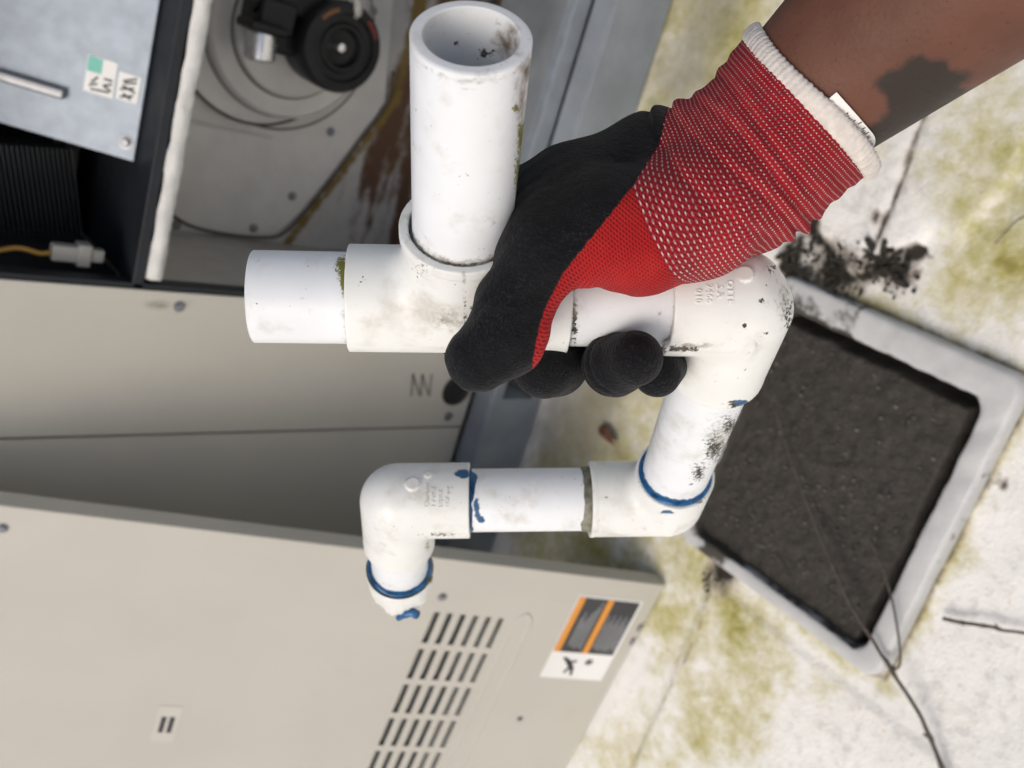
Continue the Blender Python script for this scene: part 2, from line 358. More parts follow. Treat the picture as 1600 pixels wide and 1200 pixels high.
dirt = np.maximum.reduce([1.15 - np.abs(cs + .006)/.016*sstep(P2[:,0], -.02, .05)**-0 if False else np.where(P2[:,0] > .062 + .01*np.sin(P2[:,1]*60), 1.1 - np.abs(cs + .009)/.022, -1),
    1.25*blob(.125,-.63,.055,.075,.3), .95*blob(.135,-.70,.07,.035), .8*blob(.10,-.55,.03,.06,.4), 1.15*blob(.575,-.610,.055,.045), 1.05*blob(.045,-.605,.018,.013), .9*blob(.27,-.335,.016,.010)])
crack = np.minimum(seg_dist(P2, (-.20,-.60), (-.06,-.597)), np.minimum(seg_dist(P2, (-.06,-.597), (.03,-.590)), seg_dist(P2, (.03,-.590), (.10,-.596))))
dirt = np.maximum(dirt, 1.0 - crack/.007)
lap = np.minimum(seg_dist(P2, (.60,-.618), (.68,-.607)), np.minimum(seg_dist(P2, (.68,-.607), (.93,-.624)), seg_dist(P2, (.93,-.624), (1.4,-.64))))
dirt = np.maximum(dirt, .60 - lap/.012)
lip = np.minimum.reduce([seg_dist(P2, (.15,-.352), (.56,-.352)), seg_dist(P2, (.15,-.352), (.15,-.69)), seg_dist(P2, (.56,-.352), (.56,-.69))])
dirt = np.maximum(dirt, .70 - lip/.016)
algae = np.maximum(algae, .75 - lip/.03)
near = sstep(.9 - np.maximum(np.abs(P2[:,0]-.35), np.abs(P2[:,1]+.6)), 0, .1)
hz = near*((fbm(P2, 14, 4, 9) - .5)*.006 + .009*sstep(cs, -.004, .008) - .004*np.exp(-(crack/.005)**2) + .004*sstep(P2[:,1] + .62, -.004, .004)*(P2[:,0] > .6)) - .004
hz = np.where((P2[:,0] > .168) & (P2[:,0] < .545) & (P2[:,1] > -.682) & (P2[:,1] < -.365), -.07, hz)
fx, fy = len(gx), len(gy); I = np.arange(fx*fy).reshape(fx, fy)
Fq = np.stack([I[:-1,:-1], I[1:,:-1], I[1:,1:], I[:-1,1:]], -1).reshape(-1, 4)
roof = mesh('roof_ground', np.column_stack([P2, hz]), Fq, m_roof, None, True, dict(algae=algae, grey=grey, worn=worn, dirt=np.clip(dirt, -1, 1.3)))
tag(roof, kind='structure')

# ------------------------------------------------------------------ square curb with dark grit
def rrect(x0, x1, y0, y1, r, k=6, sub=10):
    pts = []
    for cx, cy, a0 in ((x1-r, y1-r, 0), (x0+r, y1-r, 90), (x0+r, y0+r, 180), (x1-r, y0+r, 270)):
        for t in range(k + 1): a = math.radians(a0 + 90*t/k); pts.append((cx + r*math.cos(a), cy + r*math.sin(a)))
    out = []
    for i in range(len(pts)):
        a, b = np.array(pts[i]), np.array(pts[(i+1) % len(pts)]); m = max(1, int(np.linalg.norm(b-a)/.008))
        out += [a + (b-a)*j/m for j in range(m)]
    return np.array(out)
pit = empty('roof_curb', (.355, -.52, 0)); tag(pit, 'square grey rounded curb holding dark grit, sunk in the white roof', 'roof curb')
x0, x1, y0, y1 = .150, .556, -.693, -.352
loop = rrect(x0, x1, y0, y1, .022); cxy = np.array(((x0+x1)/2, (y0+y1)/2)); hx, hy = (x1-x0)/2, (y1-y0)/2
prof = [(0, -.01), (0, .014), (.0012, .0195), (.0035, .0222), (.008, .0232), (.033, .0226), (.0385, .0214), (.0405, .018), (.041, -.03)]
V = []; gm = []; nl = len(loop)
for i, (ins, z) in enumerate(prof):
    q = rrect(x0, x1, y0, y1, .022) - cxy; t_ = ins/.041; lo_ = np.array((-hx + t_*.041, -hy + t_*.024)); hi_ = np.array((hx - t_*.021, hy - t_*.031)); q = lo_ + (q + (hx, hy))/(2*np.array((hx, hy)))*(hi_ - lo_)
    jag = (fbm(loop, 55, 4, 5) - .5)*(.005 if i >= 6 else .0015); q = q*(1 + jag[:, None]/.2)
    dz = (fbm(loop, 30, 3, 8) - .5)*.005*(z > .01)
    V += [(a, b, z + d) for (a, b), d in zip(q + cxy - (.355, -.52), dz)]
    back = sstep(-(loop[:,1] - cxy[1])/hy, .3, .9)
    gm += list((.75 if i >= 7 else .50 if i == 6 else .16 if i > 2 else .36) + .5*(fbm(loop, 18, 3, 31 + i//3) - .45) + .3*back*(i >= 5) + .35*(np.hypot(loop[:,0]-.17, loop[:,1]+.66) < .1) + .5*np.exp(-(np.hypot(loop[:,0]-.556, loop[:,1]+.63)/.03)**2))
Fc = [(i*nl+j, i*nl+(j+1)%nl, (i+1)*nl+(j+1)%nl, (i+1)*nl+j) for i in range(len(prof)-1) for j in range(nl)]
mesh('curb_rim', V, Fc, m_curb, pit, True, dict(grime=gm))
gxs = np.linspace(x0+.030, x1-.012, 150) - .355; gys = np.linspace(y0+.015, y1-.025, 130) + .52
A, B = np.meshgrid(gxs, gys, indexing='ij'); Q2 = np.stack([A.ravel(), B.ravel()], 1)
ed_ = np.minimum.reduce([Q2[:,0] - (x0+.041-.355), (y1-.031+.52) - Q2[:,1], (x1-.021-.355) - Q2[:,0] + .03]) + (fbm(Q2, 40, 3, 2) - .5)*.006
zf = .006 + (fbm(Q2, 90, 4, 21) - .5)*.004 + (fbm(Q2, 9, 2, 4) - .5)*.004 - .034*sstep(-ed_, -.020, -.004)
I = np.arange(150*130).reshape(150, 130); mesh('grit_bed', np.column_stack([Q2, zf]), np.stack([I[:-1,:-1], I[1:,:-1], I[1:,1:], I[:-1,1:]], -1).reshape(-1, 4), m_gravel, pit, True)
def pebble(c, r, mb):
    ico = [(-.53,0,.85),(.53,0,.85),(-.53,0,-.85),(.53,0,-.85),(0,.85,.53),(0,.85,-.53),(0,-.85,.53),(0,-.85,-.53),(.85,.53,0),(-.85,.53,0),(.85,-.53,0),(-.85,-.53,0)]
    fs = [(0,1,4),(0,4,9),(9,4,5),(4,8,5),(4,1,8),(8,1,10),(8,10,3),(5,8,3),(5,3,2),(2,3,7),(7,3,10),(7,10,6),(7,6,11),(11,6,0),(0,6,1),(6,10,1),(9,11,0),(9,2,11),(9,5,2),(7,11,2)]
    s_ = r*(.6+.8*rng.random(3)); mb.add([np.array(c) + np.array(p)*s_*(.8+.4*rng.random()) for p in ico], fs)
mb = MB(); mb2 = MB()
for _ in range(420):
    p = (rng.uniform(gxs[0]+.035, gxs[-1]-.03), rng.uniform(gys[0]+.02, gys[-1]-.03), .008); pebble(p, rng.choice((.0012, .0018, .0025), p=(.6, .3, .1)), mb)
g = mb.obj('loose_grit', m_grit, pit, smooth=True); tag(g, kind='stuff')
for _ in range(260):
    c = [(.125,-.63,.04,.05), (.135,-.69,.05,.02), (.105,-.56,.025,.05), (.597,-.625,.02,.02)][rng.choice(4, p=(.45,.25,.2,.1))]
    pebble((rng.normal(c[0], c[2]*.45), rng.normal(c[1], c[3]*.45), .004), rng.uniform(.0010, .0030), mb2)
for _ in range(45):
    c = [(.115,-.625,.03,.05), (.135,-.69,.04,.02), (.09,-.565,.02,.03)][rng.choice(3)]; o_ = np.array((rng.normal(c[0], c[2]*.6), rng.normal(c[1], c[3]*.6), .005)); a = rng.uniform(0, 6.28); L_ = rng.uniform(.004, .012); t_ = rng.normal(0, .25, 2)
    ax_ = np.array((math.cos(a), math.sin(a), t_[0])); bx_ = np.array((-math.sin(a), math.cos(a), t_[1]))*.42; ring_ = [o_ + L_*(math.cos(t)*ax_ + math.sin(t)*bx_) + (0, 0, .002*math.cos(2*t)) for t in np.linspace(0, 2*np.pi, 8, endpoint=False)]
    mb2.add(ring_ + [p - (0, 0, .0007) for p in ring_], [tuple(range(8)), tuple(range(15, 7, -1))] + [(i, i+8, (i+1) % 8+8, (i+1) % 8) for i in range(8)])
g = mb2.obj('dirt_clumps', m_flake, None, smooth=True); tag(g, 'black dirt and leaf crumbs gathered beside the curb corner', 'debris', kind='stuff')

def twig(pts, r0, r1, label, side=()):
    P = catmull(pts, 10); k = len(P); P = P + (np.column_stack([fbm(P, 40, 3, 1), fbm(P, 40, 3, 2), fbm(P, 40, 3, 5)]) - .5)*.006
    org = P[0].copy(); rad = np.linspace(r0, r1, k)*(1 + .35*(rng.random(k) > .88))
    mb = MB().add(*tube(P - org, rad, 7))
    for a, b, r in side: mb.add(*tube(catmull([P[int(a*(k-1))] - org] + [np.array(x) - org for x in b], 8), r, 6))
    for t in range(6, k - 4, 9):
        d = nrm(rng.normal(size=3) * (1, 1, .5)); mb.add(*tube([P[t]-org, P[t]-org+d*rad[t]*2.6], [rad[t]*.8, rad[t]*.35], 6))
    o = mb.obj('twig', m_twig, None, smooth=True); o.location = org; tag(o, label, 'twig', 'twigs lying on the roof'); return o
twig([(.66,-.19,.012), (.60,-.244,.014), (.545,-.302,.026), (.49,-.40,.036), (.42,-.50,.030), (.352,-.585,.022), (.30,-.64,.024)], .0032, .0009, 'long thin forked twig lying across the curb and its grit',
     [(.40, [(.505,-.335,.034), (.455,-.365,.038), (.425,-.395,.034), (.40,-.43,.026)], .0016)])
twig([(.443,-.322,.008), (.425,-.285,.010), (.405,-.245,.009), (.37,-.17,.009)], .0024, .0014, 'short straight dark twig lying on clean white roof coating')
twig([(.33,-.47,.016), (.36,-.55,.015), (.33,-.60,.018), (.30,-.63,.026)], .0006, .0005, 'hair thin grey twig lying on the dark grit')
twig([(-.02,-.415,.008), (-.005,-.44,.010), (.03,-.455,.008)], .0010, .0006, 'small twig scrap on the yellow stained roof beside the cracked coating')
lf = []; n_ = 12
for i in range(n_):
    a = 2*math.pi*i/n_; lf.append((.022*math.cos(a), .009*math.sin(a)*(1+.3*math.cos(a)), .006 + .004*math.sin(2*a)))
lf = lf + [(0, 0, .003)] + [(x, y, z - .0008) for x, y, z in lf] + [(0, 0, .0022)]
o = mesh('dry_leaf', lf, [(i, (i+1) % n_, n_) for i in range(n_)] + [((i+1) % n_ + n_+1, i+n_+1, 2*n_+1) for i in range(n_)] + [(i, i+n_+1, (i+1) % n_+n_+1, (i+1) % n_) for i in range(n_)], m_leaf, None, True)
o.location = (.495, -.884, .003); o.rotation_euler = (0, 0, -1.9); tag(o, 'small dry brown leaf on the algae stained roof by the rail', 'leaf')

# ------------------------------------------------------------------ rooftop unit
FY = -1.105                                     # front face of the cabinet panels
unit = empty('rooftop_unit', (.4, FY, 0)); tag(unit, 'large beige rooftop air handling unit with its side opened, on a blue grey rail', 'air conditioner')
UO = np.array((.4, FY, 0))
def ub(name, m, *boxes, parent=unit, bevel=.0015, attrs=None):
    mb = MB()
    for lo, hi in boxes: mb.box(np.array(lo) - UO, np.array(hi) - UO)
    return mb.obj(name, m, parent, bevel, attrs=attrs)
def densebox(name, m, lo, hi, h, fn, parent=unit):
    """front sheet as a grid (so stains have vertices) with a back and edges; plane faces +Y"""
    nx = max(2, int((hi[0]-lo[0])/h)); nz = max(2, int((hi[2]-lo[2])/h)); X = np.linspace(lo[0], hi[0], nx); Z = np.linspace(lo[2], hi[2], nz)
    A, B = np.meshgrid(X, Z, indexing='ij'); v = np.column_stack([A.ravel(), np.full(A.size, hi[1]), B.ravel()])
    I = np.arange(nx*nz).reshape(nx, nz); f = [tuple(q) for q in np.stack([I[:-1,:-1], I[:-1,1:], I[1:,1:], I[1:,:-1]], -1).reshape(-1, 4)]
    ring = list(I[:,0]) + list(I[-1,1:]) + list(I[-2::-1,-1]) + list(I[0,-2:0:-1]); n0 = len(v)
    v = np.vstack([v, [(v[i][0], lo[1], v[i][2]) for i in ring]]); L = len(ring)
    f += [(ring[i], ring[(i+1) % L], n0+(i+1) % L, n0+i)[::-1] for i in range(L)] + [tuple(range(n0, n0+L))]
    return mesh(name, v - UO, f, m, parent, False, fn(v))
# base rail: outer channel with a forklift pocket, top flange
RY = -1.057; ZR = .108
def rail():
    mb = MB(); xs = [-3.0, -2.2, -2.0, .365, .515, 2.6]; sl0, sl1 = .022, .088
    for i in range(5):
        a, b = xs[i], xs[i+1]
        if i in (1, 3): mb.box((a, RY-.004, 0), (b, RY, sl0)); mb.box((a, RY-.004, sl1), (b, RY, ZR))
        else: mb.box((a, RY-.004, 0), (b, RY, ZR))
    mb.box((-3.0, FY+.002, ZR-.003), (2.6, RY-.004, ZR+.001))
    for a, b in ((-2.2, -2.0), (.365, .515)):     # pocket sleeve
        mb.box((a-.004, RY-.25, sl0-.004), (a, RY-.004, sl1+.004)); mb.box((b, RY-.25, sl0-.004), (b+.004, RY-.004, sl1+.004))
        mb.box((a-.004, RY-.25, sl1+.004), (b+.004, RY-.004, sl1+.008))
    mb.v = [tuple(np.array(p) - UO) for p in mb.v]; o = mb.obj('base_rail', m_galv, unit, .0012)
    return o
rl = rail()
# angled stiffener showing in the pocket
ub('pocket_stiffener', m_galv, ((.452, RY-.12, .02), (.462, RY-.02, .088)), parent=rl)
def pg(v):
    P = v[:, [0, 2]]; e = np.minimum(P[:,0]-.39, .3); n = fbm(P*np.array((1., .35)), 60, 3, 2)
    return dict(grime=np.where((P[:,0] < .45), .75*np.exp(-((P[:,0]-.405)/.012)**2)*n*1.6 - .1, -.2) + .25*np.exp(-(P[:,1]-.115)/.03))
corner = densebox('corner_panel', m_beige, (.387, FY-.03, .116), (.588, FY, 1.25), .006, pg)
side = densebox('side_panel', m_beige, (.592, FY-.03, .116), (1.95, FY-.001, 1.25), .05, lambda v: dict(grime=-.2+.25*np.exp(-(v[:,2]-.115)/.03)))
ub('side_panel', m_beige, ((-2.6, FY-.03, .116), (-.75, FY, 1.25)), attrs=None)
ub('panel_gap', m_shelf, ((.588, FY-.03, .116), (.592, FY-.006, 1.25)))
ub('top_cover', m_beige, ((-2.65, -2.6, 1.251), (2.0, FY+.02, 1.285)), bevel=.004)
ub('end_panel', m_beige, ((1.92, -2.6, .116), (1.95, FY-.0305, 1.25)))
ub('rear_panel', m_beige, ((-2.6, -2.6, .116), (1.919, -2.57, 1.25)))
ub('end_panel', m_beige, ((-2.6, -2.569, .116), (-2.57, FY-.0305, 1.25)))
# jambs of the opening
ub('door_jamb', m_grey, ((.388, -1.395, .112), (.396, FY-.0305, .66)))
ub('door_jamb', m_dark, ((.388, -1.52, .6985), (.396, FY-.0305, 1.25)))
ub('door_jamb', m_grey, ((-.76, -1.52, .112), (-.752, FY-.0305, 1.25)))
ub('jamb_trim', m_shelf, ((.3795, FY-.028, .112), (.3875, FY-.004, 1.25)))
ub('sill_lip', m_galv, ((-.75, FY-.012, .109), (.379, FY-.003, .138)), bevel=.002)
ub('sill_fold', m_zinc, ((-.75, FY-.020, .1385), (.379, FY-.003, .1405)), bevel=.0006)
ub('drain_pan', m_galv, ((-.75, -1.394, .052), (.379, FY-.0205, .056)))
ub('pan_wall', m_galv, ((-.75, FY-.0215, .0565), (.379, FY-.0165, .1383)))
# back wall of the lower compartment, rust stained low down
def bw(v):
    P = v[:, [0, 2]]; n = fbm(P*np.array((1, 3.)), 12, 4, 3)
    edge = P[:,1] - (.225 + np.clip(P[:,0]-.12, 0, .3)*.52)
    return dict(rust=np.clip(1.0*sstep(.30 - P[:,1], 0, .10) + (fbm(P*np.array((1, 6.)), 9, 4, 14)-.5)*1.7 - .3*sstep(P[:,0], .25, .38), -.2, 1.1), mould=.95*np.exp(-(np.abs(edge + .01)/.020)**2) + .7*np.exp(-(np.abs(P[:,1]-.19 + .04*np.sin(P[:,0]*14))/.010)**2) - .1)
densebox('back_wall', m_grey, (-.75, -1.41, .052), (.388, -1.3955, .664), .006, bw)
# lighter vestibule plate with slanted lower edge
pl = [(-.74,.30), (-.034,.266), (.123,.236), (.255,.302), (.328,.344), (.375,.378), (.384,.41), (.384,.66), (-.74,.66)]
v = [(x, -1.3915, z) for x, z in pl] + [(x, -1.3953, z) for x, z in pl]; n_ = len(pl)
m_plate = layered('pale grey sheet', (.50, .495, .475), .45, [(0.0, (.33, .325, .31), 10, 1.6, .2, .8, .5), (0.0, (.26, .24, .21), 40, 2.2, .7, 1.0, .6)], metal=.2, var=.05)
mesh('vestibule_plate', np.array(v) - UO, [tuple(range(n_-1, -1, -1)), tuple(range(n_, 2*n_))] + [(i, (i+1) % n_, (i+1) % n_+n_, i+n_) for i in range(n_)], m_plate, unit)
def y_lathe(name, m, c, prof, parent=unit, n=48, auto=30):
    v, f = lathe(np.array(c) - UO, (0, 1, 0), prof, n, (False, True)); return mesh(name, v, f, m, parent, True, None, auto)
# draft inducer: scroll housing, motor, bracket, capacitor
IC = (.052, -1.391, .437)
hs = y_lathe('inducer_housing', m_plate, IC, [(0, .150), (.004, .150), (.006, .146), (.006, .136), (.012, .131), (.030, .129), (.034, .124), (.034, .100), (.038, .096), (.046, .093), (.048, .088), (.048, .02)], n=72)
th = np.linspace(.15, 2.2, 30); rr = np.linspace(.150, .165, 30)
y_lathe('scroll_flange', m_plate, (.060, -1.3912, .470), [(0, .140), (.012, .139), (.013, .134), (.013, .05)], hs, 64)
for r_, y_, c_ in ((.1505, -1.3885, (.052, .437)), (.1295, -1.3775, (.052, .437)), (.0955, -1.3545, (.052, .437)), (.1405, -1.3795, (.060, .470))):
    tt = np.linspace(0, 2*np.pi, 97); v, f = tube([(c_[0] + r_*math.cos(t), y_, c_[1] + r_*math.sin(t)) for t in tt], .0024, 8, False); mesh('housing_groove', np.array(v)-UO, f, m_wire, hs, True)
MC = (.052, -1.343, .405)
mo = y_lathe('motor', m_black, MC, [(0, .050), (.01, .062), (.05, .064), (.075, .064), (.082, .060), (.084, .048), (.078, .046), (.078, .036), (.082, .033), (.082, .028), (.070, .024), (.066, .010)], n=56)
y_lathe('shaft', m_silver, (MC[0], MC[1]+.0665, MC[2]), [(0, .006), (.012, .006), (.013, .004)], mo, 16)
for a0, mm in ((2.2, m_omark), (-2.6, m_red)):
    tt = np.linspace(a0, a0+.55, 8); v = [(MC[0]-UO[0]+r*math.cos(t), MC[1]+.0842+dy_-UO[1], MC[2]+r*math.sin(t)) for dy_ in (0, .0006) for r in (.050, .056) for t in tt]
    f = [(8+i+16, 8+i+17, i+17, i+16) for i in range(7)]; mesh('printed_mark', v, f, mm, mo)
ub('motor_bracket', m_black, ((.015, -1.345, .475), (.06, -1.275, .53)), ((-.03, -1.345, .43), (.03, -1.285, .50)), ((.055, -1.345, .455), (.085, -1.29, .50)), parent=hs, bevel=.006)
v, f = lathe(np.array((.058, -1.285, .520)) - UO, (1, 0, -.12), [(0, .020), (.004, .022), (.038, .022), (.041, .0195), (.041, .004)], 32, (False, True)); mesh('capacitor', v, f, m_silver, hs, True, None, 30)
ub('capacitor_clamp', m_black, ((.048, -1.312, .492), (.062, -1.258, .548)), parent=hs, bevel=.005)
v, f = tube(catmull([(-.06,-1.28,.42), (-.02,-1.262,.402), (.0,-1.262,.395), (.004,-1.285,.392)], 6), .0065, 12); mesh('motor_lead', np.array(v)-UO, f, m_plug, mo, True)
for k_, (pts_, r_) in enumerate([([(-.06,-1.30,.53), (-.01,-1.285,.545), (.03,-1.29,.535), (.045,-1.31,.52)], .004), ([(-.08,-1.32,.50), (-.02,-1.30,.49), (.0,-1.30,.46), (.012,-1.31,.44)], .0035), ([(-.10,-1.36,.585), (.0,-1.355,.600), (.07,-1.36,.610), (.13,-1.37,.640), (.15,-1.38,.662)], .003), ([(-.10,-1.355,.575), (-.01,-1.35,.590), (.06,-1.355,.603), (.12,-1.37,.645), (.14,-1.38,.662)], .0028)]):
    v, f = tube(catmull(pts_, 8), r_, 8); mesh('cable', np.array(v)-UO, f, (m_blackm, m_wire)[k_ % 2], hs, True)
for x_, z_ in ((-.01,.30), (.10,.335), (.155,.40), (.0,.57)): y_lathe('housing_bolt', m_screw, (x_, -1.386, z_), [(0, .006), (.004, .006), (.005, .004)], hs, 8)
ub('seam_strip', m_plate, ((.215, -1.3912, .42), (.219, -1.3885, .655)), ((.06, -1.3912, .618), (.38, -1.3885, .623)))
# screws
v, f = lathe((0,0,0), (0,1,0), [(0, .0095), (.001, .0095), (.0012, .006), (.005, .0055), (.0055, .0045)], 14, (False, True))
scr = bpy.data.meshes.new('screw'); scr.from_pydata([tuple(p) for p in v], [], f); scr.materials.append(m_screw)
def screw(x, y, z, parent=unit, s=1.): o = bpy.data.objects.new('screw', scr); link(o, parent); o.location = np.array((x, y, z)) - UO; o.scale = (s,)*3; return o
for x, z in ((.189,.323), (.304,.365), (.366,.420), (.377,.545), (.17,.492), (.225,.60), (.33,.62)): screw(x, -1.3912, z, s=.8)
for x, z in ((.119,.528), (.155,.487)): screw(x, -1.380, z, hs, .8)
screw(.405, FY, .637, s=.8); screw(.405, FY, .95, s=.8); screw(.570, FY, .150, s=.9)
# wires
v, f = tube(catmull([(.07,-1.375,.245), (.123,-1.385,.236), (.19,-1.386,.268), (.255,-1.386,.300), (.328,-1.386,.340), (.368,-1.384,.372), (.377,-1.38,.41), (.379,-1.38,.47), (.372,-1.382,.53), (.350,-1.385,.58), (.33,-1.386,.655)], 8), .0026, 8); mesh('harness_wire', np.array(v)-UO, f, m_wire, unit, True)
v, f = tube(catmull([(-.30,-1.20,.24), (-.12,-1.19,.232), (-.07,-1.19,.236), (-.03,-1.20,.215), (0,-1.23,.16)], 8), .016, 14); mesh('drain_hose', np.array(v)-UO, f, m_blackm, unit, True)
# shelf with torn insulation edge
ub('divider_shelf', m_shelf, ((-.75, -1.395, .684), (.387, FY-.004, .698)))
sx = np.linspace(-.75, .372, 190); prf = [(-.003,.6835), (.003,.680), (.004,.674), (.002,.667), (-.004,.663), (-.28,.662)]
v = []
for i, x in enumerate(sx):
    for j, (dy_, z) in enumerate(prf):
        q = np.array([[x, j*.3]]); v.append((x, FY + dy_ + (fbm(q, 45, 4, 6)[0]-.5)*.009*(j < 5), z + (fbm(q, 60, 4, 12)[0]-.5)*(.007 if 2 <= j < 5 else .002)))
k = len(prf); mesh('insulation_edge', np.array(v)-UO, [(i*k+j, i*k+j+1, (i+1)*k+j+1, (i+1)*k+j) for i in range(len(sx)-1) for j in range(k-1)], m_insul, unit, True)
# upper compartment
ub('upper_lining', m_dark, ((-.751, -1.53, .6985), (.387, -1.521, 1.249)))
ub('upper_lining', m_dark, ((-.751, -1.5205, 1.24), (.387, FY-.031, 1.2495)))
# control box plate leaning back
cb = empty('control_box', (0,0,0)); cb.parent = unit; cb.location = np.array((.243, -1.165, .7015)) - UO; cb.rotation_euler = (math.radians(38), 0, 0)
MB().box((-.62, -.0015, 0), (0, 0, .42)).box((-.62, -.10, 0), (0, -.0016, .0015)).obj('box_face', m_zinc, cb, .0006)
MB().box((-.0015, -.10, .002), (0, -.0018, .42)).obj('box_side', m_shelf, cb, .0004)
MB().box((-.062, .0002, .088), (-.049, .010, .30)).obj('box_catch', m_screw, cb, .003)
o = bpy.data.objects.new('screw', scr); link(o, cb); o.location = (-.020, 0, .012); o.scale = (.9,)*3
st = MB().box((-.108, .0002, .035), (-.066, .0008, .070)).box((-.100, .0002, .006), (-.068, .0008, .032)).obj('service_sticker', m_paper, cb)
MB().box((-.107, .0009, .052), (-.090, .0012, .069)).obj('teal_patch', m_teal, st)
def strokes(name, segs, m, parent, wd=.0012, dy_=.0012):
    mb = MB()
    for a, b in segs:
        a = np.array(a); b = np.array(b); d = nrm(b-a); p = np.array((-d[1], d[0]))*wd
        q = [a-p, b-p, b+p, a+p]; mb.add([(x, dy_, z) for x, z in q] + [(x, dy_-.0004, z) for x, z in q], [(0,3,2,1), (4,5,6,7), (0,1,5,4), (1,2,6,5), (2,3,7,6), (3,0,4,7)])
    return mb.obj(name, m, parent)
strokes('handwriting', [((-.086,.038),(-.086,.048)), ((-.082,.038),(-.078,.048)), ((-.078,.048),(-.074,.038)), ((-.086,.055),(-.078,.062)), ((-.078,.055),(-.074,.064)), ((-.072,.040),(-.070,.062)), ((-.097,.010),(-.090,.026)), ((-.092,.010),(-.088,.024)), ((-.085,.012),(-.080,.028)), ((-.080,.010),(-.085,.026)), ((-.076,.012),(-.071,.027)), ((-.071,.014),(-.076,.024))], m_ink, st)
# finned coil, wire and plug in the dark compartment
cl = empty('coil'); cl.parent = unit; cl.location = np.array((.30, -1.36, .72)) - UO
finm = MB().box((-.055, 0, 0), (.075, .05, .0008)); 
f0 = bpy.data.meshes.new('fin'); f0.from_pydata(finm.v, [], finm.f); f0.materials.append(m_fin)
for i in range(34):
    o = bpy.data.objects.new('fin', f0); link(o, cl); o.location = (.02 + .0006*i, .02, .004 + i*.0058); o.rotation_euler = (0, math.radians(14), 0)
v, f = tube(catmull([(.35,-1.16,.95), (.37,-1.155,.86), (.362,-1.15,.82), (.366,-1.15,.795), (.362,-1.15,.780)], 8), .0030, 8); mesh('yellow_wire', np.array(v)-UO, f, m_yel, unit, True)
ub('wire_plug', m_plug, ((.352, -1.158, .752), (.372, -1.142, .784)), ((.348, -1.160, .740), (.376, -1.140, .756)), ((.354, -1.156, .724), (.370, -1.144, .740)), bevel=.002)
# corner panel: grommet hole and stencilled strokes
y_lathe('rubber_grommet', m_blackm, (.521, FY-.0005, .150), [(0, .028), (.003, .027), (.004, .022), (.0015, .019), (.001, .002)], corner, 36)
m_sten = plain('grey stencil ink', (.22, .21, .19), .6)
s_ = strokes('stencil_mark', [((.492-.4,.246),(.532-.4,.238)), ((.492-.4,.228),(.532-.4,.220)), ((.492-.4,.210),(.532-.4,.202)), ((.495-.4,.246),(.530-.4,.222)), ((.495-.4,.228),(.530-.4,.204))], m_sten, corner, .0022, .0007)
# ------------------------------------------------------------------ loose louvred access panel leaning on the unit
b_ = nrm((.994, -.113, 0)); e_ = np.array((-.039, -.338, .94)); e_ = nrm(e_ - b_*(e_@b_)); nn = np.cross(b_, e_); nn = -nn   # front normal
ap = Matrix.Identity(4)
for i in range(3): ap[i][0], ap[i][1], ap[i][2], ap[i][3] = b_[i], -nn[i], e_[i], (.648, -.688, .003)[i]
panel = empty('access_panel', mat=ap); tag(panel, 'loose beige louvred access panel leaning upright against the unit', 'access panel')
PW, PH = .95, 1.20
slots = [(.092 + .0695*i, .150 + .0695*i, wz - .0048, wz + .0048) for i in range(12) for wz in (.336, .316, .296, .276, .256, .236)]
us = sorted({0, PW, *[round(s[0], 4) for s in slots], *[round(s[1], 4) for s in slots]}); wsv = sorted({0, PH, *[round(s[2], 4) for s in slots], *[round(s[3], 4) for s in slots]})
Iu = {u: i for i, u in enumerate(us)}; v = []; f = []
nw = len(wsv); HS = {(Iu[round(a, 4)], wsv.index(round(c, 4))) for a, b, c, d in slots}
v = [(u, 0, w_) for u in us for w_ in wsv]
for i in range(len(us)-1):
    for j in range(nw-1):
        if (i, j) not in HS: f.append((i*nw+j, (i+1)*nw+j, (i+1)*nw+j+1, i*nw+j+1))
pf = mesh('panel_sheet', v, f, m_beige, panel); pf.data.attributes.new('grime', 'FLOAT', 'POINT').data.foreach_set('value', np.full(len(v), -.3, np.float32))
sm_ = pf.modifiers.new('thick', 'SOLIDIFY'); sm_.thickness = .0016; sm_.offset = -1
MB().box((-.0012, .0002, 0), (0, .026, PH)).box((PW, .0002, 0), (PW+.0012, .026, PH)).box((.0001, .002, -.0012), (PW, .026, 0)).box((.0001, .002, PH), (PW, .026, PH+.0012)).obj('edge_flange', m_beige, panel, .0008)
louv = MB().add([(.001,.0018,.0046), (.057,.0018,.0046), (.057,.011,-.005), (.001,.011,-.005), (.001,.0028,.0046), (.057,.0028,.0046), (.057,.012,-.005), (.001,.012,-.005)], [(0,1,2,3),(7,6,5,4),(0,4,5,1),(1,5,6,2),(2,6,7,3),(3,7,4,0)])
lm = bpy.data.meshes.new('louvre'); lm.from_pydata(louv.v, [], louv.f); lm.materials.append(m_beige)
for a, b, c, d in slots: o = bpy.data.objects.new('louvre', lm); link(o, panel); o.location = (a, 0, (c+d)/2)
# pressed bead
bd = catmull([(.40,0,.213), (.25,0,.213), (.12,0,.213), (.092,0,.211), (.080,0,.200), (.092,0,.189), (.12,0,.187), (.25,0,.187), (.40,0,.187)], 8); bd[:, 1] = .0008
bd = np.vstack([[(.9, .0008, .213)], bd, [(.9, .0008, .187)]]); v, f = tube(bd, .0026, 10); mesh('pressed_bead', v, f, m_beige, panel, True)
for x, z in ((.064,.338), (.289,.128), (.03,.888)): o = bpy.data.objects.new('screw', scr); link(o, panel); o.location = (x, 0, z); o.rotation_euler = (0, 0, math.pi); o.scale = (.55,)*3 if x > .2 else (.7,)*3
for x in (.084, .112): y0_ = MB().box((x-.006, -.004, .001), (x+.006, -.0002, .007)).obj('hook_tab', m_screw, panel, .001)
